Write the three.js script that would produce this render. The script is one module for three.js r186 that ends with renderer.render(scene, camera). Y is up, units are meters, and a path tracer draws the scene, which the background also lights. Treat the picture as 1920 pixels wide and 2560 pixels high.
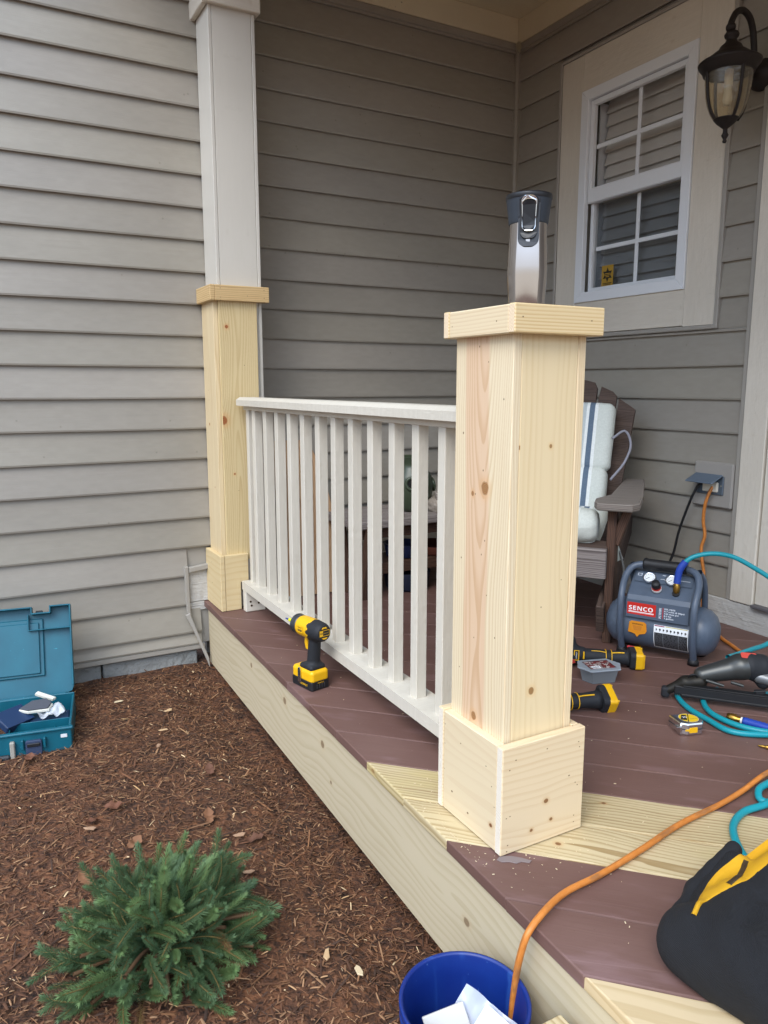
import * as THREE from 'three';
import { mergeGeometries } from 'three/addons/utils/BufferGeometryUtils.js';
import { MarchingCubes } from 'three/addons/objects/MarchingCubes.js';

// ---------------------------------------------------------------- camera, sky, sun, exposure
const scene = new THREE.Scene();
const camera = new THREE.PerspectiveCamera(68.04, 0.75, 0.05, 200);
camera.position.set(0, 0.935, 0);
camera.rotation.set(THREE.MathUtils.degToRad(-9.512), THREE.MathUtils.degToRad(-28.957), 0, 'YXZ');

const SKY_W = 256, SKY_H = 128, skyData = new Float32Array(SKY_W * SKY_H * 4);
for (let j = 0; j < SKY_H; j++) for (let i = 0; i < SKY_W; i++) {
  const up = Math.max(0, Math.sin(((j + 0.5) / SKY_H - 0.5) * Math.PI));
  const t = up < 0.5 ? up * up * 12 - up * up * up * 16 : 1, k = (j * SKY_W + i) * 4;      // warm haze along the horizon, blue above
  skyData[k] = 0.49 + 0.51 * t; skyData[k + 1] = 0.47 + 0.79 * t; skyData[k + 2] = 0.43 + 1.25 * t; skyData[k + 3] = 1;
}
const skyTex = new THREE.DataTexture(skyData, SKY_W, SKY_H, THREE.RGBAFormat, THREE.FloatType);
skyTex.mapping = THREE.EquirectangularReflectionMapping;
skyTex.magFilter = THREE.LinearFilter;
skyTex.needsUpdate = true;
scene.background = skyTex;
scene.environment = skyTex;

const sun = new THREE.DirectionalLight(0xfff6ea, 1.2);
sun.position.set(-3.4, 5.6, 1.6);
sun.target.position.set(0.9, 0, -1.8);
sun.castShadow = true;
sun.shadow.radius = 60;
sun.shadow.mapSize.set(2048, 2048);
Object.assign(sun.shadow.camera, { left: -5, right: 5, top: 5, bottom: -5, near: 0.1, far: 20 });
scene.add(sun, sun.target);

const renderer = new THREE.WebGLRenderer({ antialias: true });
renderer.toneMapping = THREE.LinearToneMapping;
renderer.toneMappingExposure = 2.15;
renderer.shadowMap.enabled = true;

// ---------------------------------------------------------------- helpers
const rng = (seed) => () => { seed = (seed + 0x6d2b79f5) | 0; let t = Math.imul(seed ^ (seed >>> 15), 1 | seed); t = (t + Math.imul(t ^ (t >>> 7), 61 | t)) ^ t; return ((t ^ (t >>> 14)) >>> 0) / 4294967296; };
const R = rng(7), rr = (a, b) => a + (b - a) * R();
const PI = Math.PI, V = (x, y, z) => new THREE.Vector3(x, y, z);
const HASH = new Float32Array(65536); { const h = rng(99); for (let i = 0; i < 65536; i++) HASH[i] = h(); }
function vn(x, y) {
  const xi = Math.floor(x), yi = Math.floor(y); let fx = x - xi, fy = y - yi;
  fx = fx * fx * (3 - 2 * fx); fy = fy * fy * (3 - 2 * fy);
  const a = ((xi * 7919) ^ (yi * 104729)) & 65535, b = (((xi + 1) * 7919) ^ (yi * 104729)) & 65535, c = ((xi * 7919) ^ ((yi + 1) * 104729)) & 65535, d = (((xi + 1) * 7919) ^ ((yi + 1) * 104729)) & 65535;
  return (HASH[a] * (1 - fx) + HASH[b] * fx) * (1 - fy) + (HASH[c] * (1 - fx) + HASH[d] * fx) * fy;
}
const fbm = (x, y, o = 4) => { let s = 0, a = 0.5, n = 0; for (let i = 0; i < o; i++) { s += a * vn(x, y); n += a; a *= 0.5; x = x * 2.03 + 17.1; y = y * 2.03 + 5.7; } return s / n; };
const mix = (a, b, t) => a + (b - a) * t, sat = (x) => Math.min(1, Math.max(0, x)), sstep = (a, b, x) => { const t = sat((x - a) / (b - a)); return t * t * (3 - 2 * t); };
const hex = (h) => [(h >> 16) & 255, (h >> 8) & 255, h & 255];

// A texture computed pixel by pixel; fn(u, v) gives [r, g, b] in sRGB 0..255 (or one grey value) for u, v in metres over a size of L by W metres.
function tex(w, h, L, W, fn, { srgb = true, mirror = false, clamp = false } = {}) {
  const d = new Uint8Array(w * h * 4);
  for (let j = 0; j < h; j++) for (let i = 0; i < w; i++) {
    const c = fn((i + 0.5) / w * L, (j + 0.5) / h * W), k = (j * w + i) * 4, g = typeof c === 'number';
    d[k] = g ? c : c[0]; d[k + 1] = g ? c : c[1]; d[k + 2] = g ? c : c[2]; d[k + 3] = 255;
  }
  const t = new THREE.DataTexture(d, w, h);
  t.magFilter = THREE.LinearFilter; t.minFilter = THREE.LinearMipmapLinearFilter; t.generateMipmaps = true;
  t.wrapS = t.wrapT = clamp ? THREE.ClampToEdgeWrapping : mirror ? THREE.MirroredRepeatWrapping : THREE.RepeatWrapping;
  if (srgb) t.colorSpace = THREE.SRGBColorSpace;
  t.repeat.set(1 / L, 1 / W);
  t.needsUpdate = true;
  return t;
}
function canvasTex(w, h, draw) {
  const c = document.createElement('canvas'); c.width = w; c.height = h;
  draw(c.getContext('2d'), w, h);
  const t = new THREE.CanvasTexture(c); t.colorSpace = THREE.SRGBColorSpace; t.magFilter = THREE.LinearFilter;
  return t;
}
const mat = (color, roughness = 0.6, more = {}) => new THREE.MeshStandardMaterial({ color, roughness, ...more });
const phys = (color, roughness, more = {}) => new THREE.MeshPhysicalMaterial({ color, roughness, ...more });

// names, things, parts
const taken = new Map();
const numbered = (n) => { const k = taken.get(n) ?? 0; taken.set(n, k + 1); return k ? n + '_' + String(k).padStart(3, '0') : n; };
function thing(name, label, category, pos = [0, 0, 0], turn = 0, group) {
  const o = new THREE.Group(); o.name = numbered(name); o.position.set(...pos); o.rotation.y = turn;
  o.userData = { label, category }; if (group) o.userData.group = group;
  scene.add(o); return o;
}
function part(name, geo, m, parent, pos, rot) {
  const o = new THREE.Mesh(geo, m); o.name = name; o.castShadow = o.receiveShadow = true;
  if (pos) o.position.set(...pos);
  if (rot) o.rotation.set(...rot);
  parent.add(o); return o;
}
function single(name, geo, m, label, category, pos, rot, group) {       // a thing that is one mesh
  const o = part(name, geo, m, scene, pos, rot); o.name = numbered(name);
  o.userData = { label, category }; if (group) o.userData.group = group;
  return o;
}
function sub(name, parent, pos, rot) { const o = new THREE.Group(); o.name = name; if (pos) o.position.set(...pos); if (rot) o.rotation.set(...rot); parent.add(o); return o; }

// A box with chamfered edges, uv in metres: u runs along the grain axis g. The two faces across the grain carry material 1.
function cbox(w, h, d, { c = 0.002, g = 'x', uo = 0, vo = 0, ends = false } = {}) {
  const a = [w / 2, h / 2, d / 2]; c = Math.min(c, Math.min(...a) * 0.6);
  const pos = [], nor = [], uv = [], idx = [[], []], gi = 'xyz'.indexOf(g);
  const face = (pts, n) => {
    const ax = Math.abs(n[0]) > 0.8 ? 0 : Math.abs(n[1]) > 0.8 ? 1 : Math.abs(n[2]) > 0.8 ? 2 : -1, start = pos.length / 3;
    const slot = ends && ax === gi ? 1 : 0;
    let iu = gi, iv;
    if (ax === gi) { iu = (gi + 1) % 3; iv = (gi + 2) % 3; }
    else { const skip = ax >= 0 ? ax : n.map(Math.abs).reduce((m, x, i, arr) => (x > arr[m] && i !== gi ? i : m), gi === 0 ? 1 : 0); iv = 3 - gi - skip; if (iv === gi || iv < 0 || iv > 2) iv = (gi + 1) % 3; }
    for (const p of pts) { pos.push(...p); nor.push(...n); uv.push(p[iu] + uo, p[iv] + vo); }
    const e1 = pts[1].map((x, i) => x - pts[0][i]), e2 = pts[2].map((x, i) => x - pts[0][i]);
    const cr = [e1[1] * e2[2] - e1[2] * e2[1], e1[2] * e2[0] - e1[0] * e2[2], e1[0] * e2[1] - e1[1] * e2[0]];
    const flip = cr[0] * n[0] + cr[1] * n[1] + cr[2] * n[2] < 0;
    for (let i = 1; i < pts.length - 1; i++) idx[slot].push(start, start + (flip ? i + 1 : i), start + (flip ? i : i + 1));
  };
  for (let ax = 0; ax < 3; ax++) for (const s of [-1, 1]) {
    const b = (ax + 1) % 3, e = (ax + 2) % 3, n = [0, 0, 0]; n[ax] = s;
    face([[-1, -1], [1, -1], [1, 1], [-1, 1]].map(([p, q]) => { const r = [0, 0, 0]; r[ax] = s * a[ax]; r[b] = p * (a[b] - c); r[e] = q * (a[e] - c); return r; }), n);
  }
  const q = Math.SQRT1_2;
  for (let ax = 0; ax < 3; ax++) for (const s of [-1, 1]) for (const t of [-1, 1]) {
    const b = (ax + 1) % 3, e = (ax + 2) % 3, n = [0, 0, 0]; n[b] = s * q; n[e] = t * q;
    const P = (k, m) => { const r = [0, 0, 0]; r[ax] = k * (a[ax] - c); r[b] = s * (a[b] - (m ? c : 0)); r[e] = t * (a[e] - (m ? 0 : c)); return r; };
    face([P(-1, 0), P(1, 0), P(1, 1), P(-1, 1)], n);
  }
  for (const sx of [-1, 1]) for (const sy of [-1, 1]) for (const sz of [-1, 1]) {
    const n = [sx, sy, sz].map((x) => x / Math.sqrt(3)), s3 = [sx, sy, sz];
    face([0, 1, 2].map((k) => s3.map((s, i) => s * (a[i] - (i === k ? 0 : c)))), n);
  }
  const geo = new THREE.BufferGeometry();
  geo.setAttribute('position', new THREE.Float32BufferAttribute(pos, 3));
  geo.setAttribute('normal', new THREE.Float32BufferAttribute(nor, 3));
  geo.setAttribute('uv', new THREE.Float32BufferAttribute(uv, 2));
  geo.setIndex([...idx[0], ...idx[1]]);
  if (ends) { geo.addGroup(0, idx[0].length, 0); geo.addGroup(idx[0].length, idx[1].length, 1); }
  return geo;
}
// the same box given by two corners; returns [geometry, centre]
const span = (x0, x1, y0, y1, z0, z1, o) => [cbox(x1 - x0, y1 - y0, z1 - z0, o), [(x0 + x1) / 2, (y0 + y1) / 2, (z0 + z1) / 2]];
const slab = (name, x0, x1, y0, y1, z0, z1, m, parent, o) => { const [g, p] = span(x0, x1, y0, y1, z0, z1, o); return part(name, g, m, parent, p); };
const geoAt = (g, pos = [0, 0, 0], rot = [0, 0, 0], sc = [1, 1, 1]) => { const h = g.index ? g.toNonIndexed() : g.clone(); h.clearGroups(); h.applyMatrix4(new THREE.Matrix4().compose(V(...pos), new THREE.Quaternion().setFromEuler(new THREE.Euler(...rot)), V(...sc))); return h; };
const merge = (list) => mergeGeometries(list.map((g) => { const h = g.index ? g.toNonIndexed() : g.clone(); for (const k of Object.keys(h.attributes)) if (!['position', 'normal', 'uv'].includes(k)) h.deleteAttribute(k); h.clearGroups(); return h; }));
const cyl = (r0, r1, h, n = 20, open = false) => new THREE.CylinderGeometry(r1, r0, h, n, 1, open);   // r0 at the bottom
const lathe = (pts, n = 32) => new THREE.LatheGeometry(pts.map(([r, y]) => new THREE.Vector2(Math.max(r, 0.0001), y)), n);
const tube = (pts, r, seg = 60, rad = 10, closed = false) => new THREE.TubeGeometry(new THREE.CatmullRomCurve3(pts.map((p) => V(...p)), closed, 'centripetal'), seg, r, rad, closed);
function extr(pts, depth, bevel = 0.002, seg = 2, holes = []) {        // outline in x, y; depth along z, centred
  const s = new THREE.Shape(pts.map(([x, y]) => new THREE.Vector2(x, y)));
  for (const h of holes) s.holes.push(new THREE.Path(h.map(([x, y]) => new THREE.Vector2(x, y))));
  const g = new THREE.ExtrudeGeometry(s, { depth: Math.max(depth - 2 * bevel, 0.0005), bevelEnabled: bevel > 0, bevelThickness: bevel, bevelSize: bevel, bevelOffset: -bevel, bevelSegments: seg, curveSegments: 8 });
  g.translate(0, 0, -Math.max(depth - 2 * bevel, 0.0005) / 2); return g;
}
const rrect = (w, h, r, n = 5) => { const p = []; for (const [cx, cy, a] of [[w / 2 - r, h / 2 - r, 0], [-w / 2 + r, h / 2 - r, 1], [-w / 2 + r, -h / 2 + r, 2], [w / 2 - r, -h / 2 + r, 3]]) for (let i = 0; i <= n; i++) { const t = (a + i / n) * PI / 2; p.push([cx + Math.cos(t) * r, cy + Math.sin(t) * r]); } return p; };
// smooth solid from a signed distance function inside a box, cells of about `cell` metres
function blob(sdf, lo, hi, cell) {
  const sx = hi[0] - lo[0], sy = hi[1] - lo[1], sz = hi[2] - lo[2], S = Math.max(sx, sy, sz), n = Math.min(120, Math.ceil(S / cell) + 4);
  const mc = new MarchingCubes(n, new THREE.MeshBasicMaterial(), false, false, 400000); mc.isolation = 0;
  const half = S / 2 * (n / (n - 4)), cx = (lo[0] + hi[0]) / 2, cy = (lo[1] + hi[1]) / 2, cz = (lo[2] + hi[2]) / 2, at = (i) => (i - n / 2) / (n / 2) * half;
  for (let k = 0; k < n; k++) for (let j = 0; j < n; j++) for (let i = 0; i < n; i++) mc.field[i + j * n + k * n * n] = -sdf(cx + at(i), cy + at(j), cz + at(k));
  mc.update();
  const g = new THREE.BufferGeometry(), p = mc.positionArray.slice(0, mc.count * 3), m = mc.normalArray.slice(0, mc.count * 3);
  for (let i = 0; i < p.length; i += 3) { p[i] = p[i] * half + cx; p[i + 1] = p[i + 1] * half + cy; p[i + 2] = p[i + 2] * half + cz; }
  g.setAttribute('position', new THREE.BufferAttribute(p, 3)); g.setAttribute('normal', new THREE.BufferAttribute(m, 3));
  g.setAttribute('uv', new THREE.BufferAttribute(new Float32Array(mc.count * 2).map((_, i) => (i % 2 ? p[(i >> 1) * 3 + 1] : p[(i >> 1) * 3] + p[(i >> 1) * 3 + 2])), 2));
  return g;
}
const smin = (a, b, k) => { const h = Math.max(k - Math.abs(a - b), 0) / k; return Math.min(a, b) - h * h * k * 0.25; };
const cap3 = (p, a, b, ra, rb) => { const ab = b.map((v, i) => v - a[i]), ap = p.map((v, i) => v - a[i]); const t = sat((ap[0] * ab[0] + ap[1] * ab[1] + ap[2] * ab[2]) / (ab[0] ** 2 + ab[1] ** 2 + ab[2] ** 2)); return Math.hypot(ap[0] - ab[0] * t, ap[1] - ab[1] * t, ap[2] - ab[2] * t) - mix(ra, rb, t); };
const rbox = (p, c, h, r) => { const q = p.map((v, i) => Math.abs(v - c[i]) - h[i] + r); return Math.hypot(...q.map((v) => Math.max(v, 0))) + Math.min(Math.max(...q), 0) - r; };

// ---------------------------------------------------------------- surfaces
// Plain-sawn softwood. u runs along the grain. knots: [u, v, radius]; heart: [centre, half width] of a pinker band; holes: filled nail holes.
function wood(px, py, L, W, o) {
  const { seed = 1, light, dark, ring = 0.006, pith = 0.4, depth = 0.02, wander = 0.02, knots = [], heart, contrast = 1, knotCol = 0x9a6a3c, heartCol = 0xe9c3a0, holes = [], mirror = true, clamp = false, speck = 0, stain, desat = 0.12 } = o;
  const A = hex(light), B = hex(dark), K = hex(knotCol), Hc = hex(heartCol);
  return tex(px, py, L, W, (u, v) => {
    const s = seed * 13.7;
    let vv = v + (fbm(u * 2.2 + s, v * 3 + s, 3) - 0.5) * wander, dep = depth + (fbm(u * 1.3 + s, 3.1 + s, 2) - 0.5) * depth * 1.6, kn = 0, kring = 0, halo = 0;
    for (const [ku, kv, kr] of knots) {
      const du = (u - ku) / (kr * 3.4), dv = (v - kv) / (kr * 1.9), q = Math.exp(-du * du - dv * dv);
      vv += Math.sign(v - kv || 1) * q * kr * 0.9 * (1 - 0.4 * Math.abs(dv));
      const e = Math.hypot((u - ku) / 1.15, v - kv) / kr + (fbm(u * 120 + s, v * 120, 2) - 0.5) * 0.25;
      if (e < 1.0) { kn = Math.max(kn, sstep(1.0, 0.75, e)); kring = e; }
      halo = Math.max(halo, Math.exp(-Math.pow(Math.max(0, e - 1) * 1.3, 2)) * 0.45);
    }
    const r = Math.hypot(vv - pith * W, dep) / ring + (fbm(u * 5 + s, v * 60 + s, 2) - 0.5) * 0.5, f = r - Math.floor(r);
    const ringVar = 0.45 + 0.75 * vn(Math.floor(r) * 3.7 + s, 1.5), late = sstep(0.35, 0.93, f) * (1 - sstep(0.95, 1, f)) * ringVar;
    const fib = fbm(u * 14 + s, v * 900 + s, 2) - 0.5, pat = fbm(u * 1.7 + s * 2, v * 9 + s, 3) - 0.5;
    let t = sat((late * 0.62 + fib * 0.22 + pat * 0.35) * contrast);
    let c = [0, 1, 2].map((i) => mix(A[i], B[i], t));
    if (heart) { const h = 1 - sstep(heart[1] * 0.82, heart[1], Math.abs(v - heart[0] - (fbm(u * 3 + s, 8.8, 2) - 0.5) * heart[1] * 0.5)); c = c.map((x, i) => mix(x, Hc[i] * (x / A[i]), h * 0.85)); }
    if (halo > 0) c = c.map((x, i) => mix(x, K[i] * 1.25, halo * 0.5));
    if (kn > 0) { const rk = 0.5 + 0.5 * Math.sin(kring * 26); c = c.map((x, i) => mix(x, K[i] * (0.72 + 0.35 * rk) * (kring > 0.85 ? 0.7 : 1), kn)); }
    if (speck) { const g = vn(u * 260 + s, v * 420); if (g > 1 - speck) c = c.map((x) => x * 0.8); }
    if (stain) { const g = sstep(0.55, 0.8, fbm(u * 2.4 + s * 3, v * 11 + s, 4)); const S = hex(stain); c = c.map((x, i) => mix(x, S[i], g * 0.45)); }
    { const l = 0.3 * c[0] + 0.55 * c[1] + 0.15 * c[2], tint = [1.035, 0.99, 0.93]; c = c.map((x, i) => mix(x, l * tint[i], desat)); }
    for (const [hu, hv, hr] of holes) { const e = Math.hypot((u - hu) / 1.3, v - hv) / (hr * 0.62); if (e < 1.6) { const q = sstep(1.5, 0.7, e); c = c.map((x, i) => mix(x, [84, 58, 32][i], q * 0.85)); } }
    return c;
  }, { mirror, clamp });
}
const endGrain = (light, dark, seed) => tex(256, 256, 0.1, 0.1, (u, v) => {
  const r = Math.hypot(u - 0.03, v + 0.05) / 0.0034 + (fbm(u * 60 + seed, v * 60, 2) - 0.5) * 0.8, f = r - Math.floor(r), t = sstep(0.3, 0.95, f) * 0.75 + (fbm(u * 900, v * 900 + seed, 2) - 0.5) * 0.35;
  const A = hex(light), B = hex(dark); return [0, 1, 2].map((i) => mix(A[i], B[i], sat(t)));
}, { mirror: true });
const PINE = { light: 0xdfcaa2, dark: 0xc4a070 };
const pineKnots = (n, L, W, seed) => { const q = rng(seed), a = []; for (let i = 0; i < n; i++) a.push([q() * L, (0.15 + 0.7 * q()) * W, 0.003 + 0.006 * q()]); return a; };
const WD = (t, rough = 0.62, more = {}) => mat(0xffffff, rough, { map: t, ...more });
const pineA = WD(wood(1024, 256, 1.0, 0.22, { seed: 3, ...PINE, ring: 0.0075, pith: 0.55, depth: 0.03, contrast: 0.75, knots: [[0.27, 0.12, 0.006], [0.71, 0.06, 0.005]] }));
const pineB = WD(wood(1024, 256, 1.0, 0.22, { seed: 11, ...PINE, ring: 0.0052, pith: 1.5, depth: 0.05, contrast: 0.8, knots: [[0.12, 0.16, 0.004], [0.55, 0.15, 0.007]] }));
const pineEnd = WD(endGrain(0xeddcc0, 0xbf9a6c, 5), 0.75), pineEndPale = WD(endGrain(0xe9e2d4, 0xc3b49c, 8), 0.75);
const ptLook = { light: 0xc6b48a, dark: 0x977b4c };
const ptBoard = [4, 17, 29].map((s, i) => WD(wood(1024, 128, 1.6, 0.14, { seed: s, ...ptLook, ring: 0.0095 + i * 0.002, pith: [0.45, 1.3, 0.3][i], depth: 0.018, contrast: 1.35, wander: 0.085, knots: [[0.3 + 0.25 * i, 0.05, 0.006], [1.1, 0.1, 0.005]], stain: 0xc3b06a }), 0.7));
const ptFascia = WD(wood(2048, 256, 2.9, 0.27, { seed: 41, light: 0xc4b696, dark: 0xa38f68, ring: 0.021, pith: 0.52, depth: 0.03, contrast: 0.5, wander: 0.13, knotCol: 0x9c8260, knots: [[0.62, 0.2, 0.01], [0.98, 0.2, 0.013], [1.3, 0.19, 0.012], [1.36, 0.1, 0.006], [2.06, 0.14, 0.010]] }), 0.72);
const ptPale = WD(wood(1024, 128, 1.6, 0.14, { seed: 23, light: 0xcbb48a, dark: 0xa98a5a, ring: 0.016, pith: 0.55, depth: 0.02, contrast: 0.7, wander: 0.1, knotCol: 0x7a5236, knots: [[0.16, 0.1, 0.008], [0.25, 0.095, 0.004], [0.9, 0.04, 0.006]] }), 0.7);
const ptEnd = WD(endGrain(0xcdbb88, 0x9c8250, 9), 0.8);

// vinyl siding: faint embossed grain, streaks of dust
const sidingBump = tex(512, 256, 0.5, 0.13, (u, v) => 255 * sat(0.5 + (fbm(u * 8, v * 420, 3) - 0.5) * 0.9), { srgb: false });
const sidingMap = (r, g, b, seed) => tex(512, 512, 2.6, 2.6, (u, v) => {
  const d = (fbm(u * 1.1 + seed, v * 2.2 + seed, 4) - 0.5) * 22 + (fbm(u * 30 + seed, v * 90, 2) - 0.5) * 7; let k = 0;
  if (vn(u * 190 + seed, v * 190) > 0.988) k = -26;
  return [r + d + k, g + d * 0.97 + k, b + d * 0.92 + k];
}, { mirror: true });
const SIDE = [0x969086, 0x979185, 0x958f84];
const siding = SIDE.map((c, i) => mat(0xffffff, 0.5, { map: sidingMap(...hex(c), 3.3 + i * 7), bumpMap: sidingBump, bumpScale: 0.0003 }));
// painted trim: brush marks, a few chips and dirt
const paintMap = (c, seed, dirt = 0.5, brush = 8) => tex(512, 512, 1.2, 1.2, (u, v) => {
  const C = hex(c), d = (fbm(u * 3 + seed, v * 3, 4) - 0.5) * 14 + (fbm(u * 20 + seed, v * 260, 2) - 0.5) * brush, g = sstep(0.78, 0.9, fbm(u * 26 + seed * 2, v * 26, 3)) * 26 * dirt;
  return C.map((x, i) => x + d - g * (0.8 + 0.15 * i));
}, { mirror: true });
const roughBump = tex(512, 512, 0.5, 0.5, (u, v) => 255 * sat(0.5 + (fbm(u * 60, v * 60, 4) - 0.5) * 1.1 + (fbm(u * 9, v * 300, 2) - 0.5) * 0.5), { srgb: false });
const trimPaint = mat(0xffffff, 0.6, { map: paintMap(0xd3cbbc, 2.1, 0.4), bumpMap: roughBump, bumpScale: 0.0012 });
const columnPaint = mat(0xffffff, 0.5, { map: paintMap(0xc8c4ba, 5.1, 0.12, 2), bumpMap: roughBump, bumpScale: 0.00015 });
const railPaint = [7.7, 12.2, 19.5].map((s) => mat(0xffffff, 0.5, { map: paintMap(0xccc6b8, s, 0.2), bumpMap: roughBump, bumpScale: 0.0007 }));
const skirtPaint = mat(0xffffff, 0.65, { map: paintMap(0xb9b7b1, 9.4, 0.5), bumpMap: roughBump, bumpScale: 0.003 });
const whiteVinyl = mat(0xe4e7e9, 0.35), greyTrim = mat(0x9c978e, 0.5);
// frieze and ceiling with the mildew specks that the photo shows in the corner
const mildew = tex(1024, 512, 2.4, 1.2, (u, v) => {
  const C = hex(0xd8ceb2), d = (fbm(u * 4, v * 4, 4) - 0.5) * 18; let k = 0;
  const m = sstep(0.5, 0.75, fbm(u * 5 + 4, v * 7 + 9, 3)), s = vn(u * 140, v * 120); if (s > 0.955) k = 70 * m;
  return C.map((x, i) => x + d - k * (1 - i * 0.1));
}, { mirror: true });
const friezePaint = mat(0xffffff, 0.65, { map: mildew, bumpMap: roughBump, bumpScale: 0.0008 });
// porch floor enamel over boards: scuffs, dust, wear
const deckMap = (seed) => tex(1024, 128, 1.9, 0.14, (u, v) => {
  const C = hex(0x6c5048), s = seed * 7.3, d = (fbm(u * 3 + s, v * 8 + s, 4) - 0.5) * 20 + (fbm(u * 16 + s, v * 400, 2) - 0.5) * 5;
  const scuff = sstep(0.62, 0.85, fbm(u * 7 + s, v * 24 + s, 4)) * 13, dot = vn(u * 210 + s, v * 210) > 0.994 ? 60 : 0, dk = vn(u * 120 + s * 2, v * 150) > 0.992 ? -24 : 0;
  const line = Math.exp(-Math.pow((v - 0.07 - (fbm(u * 1.5 + s, 1, 2) - 0.5) * 0.3) / 0.0008, 2)) * 12 * sstep(0.5, 0.7, vn(u * 3 + s, 4));
  return C.map((x, i) => x + d + scuff + line + dot + dk + (i === 2 ? scuff * 0.3 : 0));
}, { mirror: true });
const deckBump = tex(512, 128, 1.0, 0.14, (u, v) => 255 * sat(0.5 + (fbm(u * 8, v * 300, 3) - 0.5) * 0.8 + (fbm(u * 4, v * 20, 2) - 0.5) * 0.4), { srgb: false, mirror: true });
const deckPaint = [1, 2, 3, 4].map((s) => mat(0xffffff, 0.58, { map: deckMap(s), bumpMap: deckBump, bumpScale: 0.0004 }));
// weathered patio furniture wood
const oldWood = (seed, light, dark) => WD(wood(512, 128, 1.0, 0.14, { seed, light, dark, ring: 0.006, pith: 0.6, depth: 0.02, contrast: 1.5, knots: [[0.4, 0.06, 0.008]], knotCol: 0x2c1c14 }), 0.8, { bumpMap: deckBump, bumpScale: 0.002 });
const chairWood = oldWood(51, 0x554339, 0x281b16), chairArmWood = oldWood(57, 0x857c74, 0x544a43), greyWood = oldWood(61, 0x8d8480, 0x544a48), legWood = oldWood(66, 0x5c3e2c, 0x2c1b15);
const concrete = mat(0xffffff, 0.9, { map: tex(512, 512, 0.8, 0.8, (u, v) => { const d = (fbm(u * 9, v * 9, 5) - 0.5) * 60, p = vn(u * 230, v * 230) > 0.93 ? -38 : 0; return [134 + d + p, 136 + d + p, 134 + d + p]; }, { mirror: true }), bumpMap: tex(512, 512, 0.4, 0.4, (u, v) => 255 * sat(0.5 + (fbm(u * 40, v * 40, 5) - 0.5) * 1.6), { srgb: false, mirror: true }), bumpScale: 0.006 });
const black = mat(0x17181b, 0.55), rubber = mat(0x1c1f24, 0.7), yellow = mat(0xe8b212, 0.42), chrome = mat(0xd5d8dc, 0.18, { metalness: 1 }), brass = mat(0xb08a42, 0.35, { metalness: 1 }), darkIron = mat(0x241d1a, 0.55, { metalness: 0.3 });

// ---------------------------------------------------------------- ground
const GY = -0.3;
const groundY = (x, z) => GY + 0.018 * sstep(-2.2, -3.2, z) + 0.028 * (fbm(x * 3.1 + 9, z * 3.1 + 4, 3) - 0.5) + 0.012 * (fbm(x * 17, z * 17, 2) - 0.5) - 0.05 * sstep(0.62, 0.80, x) * sstep(-3.2, -2.9, z);
{
  const soil = tex(1024, 1024, 1.1, 1.1, (u, v) => {
    const w = fbm(u * 30, v * 30, 3) * 3, a = fbm(u * 60 + w, v * 22 - w, 3), b = fbm(u * 24 - w, v * 70 + w, 3), t = sat(Math.max(a, b) * 1.5 - 0.38), d = fbm(u * 5, v * 5, 3);
    return [mix(54, 124, t) + d * 20 - 10, mix(33, 80, t) + d * 12 - 6, mix(21, 50, t) + d * 8 - 4];
  }, { mirror: true });
  const bump = tex(512, 512, 0.5, 0.5, (u, v) => 255 * sat(fbm(u * 60, v * 60, 4)), { srgb: false, mirror: true });
  // fine grid near the porch, coarse out to the horizon
  const line = (a, b, fine0, fine1, st) => { const r = []; for (let x = a; x < fine0 - 0.01; x += Math.max(st, (fine0 - x) * 0.4)) r.push(x); for (let x = fine0; x < fine1; x += st) r.push(x); for (let x = fine1; x < b; x += Math.max(st, (x - fine1) * 0.6)) r.push(x); r.push(b); return r; };
  const xs = line(-60, 60, -1.6, 1.0, 0.03), zs = line(-60, 60, -3.3, 0.6, 0.03), pos = [], uv = [], idx = [];
  for (const z of zs) for (const x of xs) { pos.push(x, groundY(x, z), z); uv.push(x, z); }
  for (let j = 0; j < zs.length - 1; j++) for (let i = 0; i < xs.length - 1; i++) { const a = j * xs.length + i, b = a + xs.length; idx.push(a, b, a + 1, b, b + 1, a + 1); }
  const g = new THREE.BufferGeometry(); g.setAttribute('position', new THREE.Float32BufferAttribute(pos, 3)); g.setAttribute('uv', new THREE.Float32BufferAttribute(uv, 2)); g.setIndex(idx); g.computeVertexNormals();
  const o = part('ground', g, mat(0xffffff, 0.95, { map: soil, bumpMap: bump, bumpScale: 0.02 }), scene); o.userData.kind = 'structure';
}

// ---------------------------------------------------------------- house
const ZA = -3.205, ZB = -3.312, XC = 2.612, DECK_T = 0.026;
const house = thing('house', 'house with taupe lap siding, porch ceiling and a white framed window', 'house');
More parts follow.
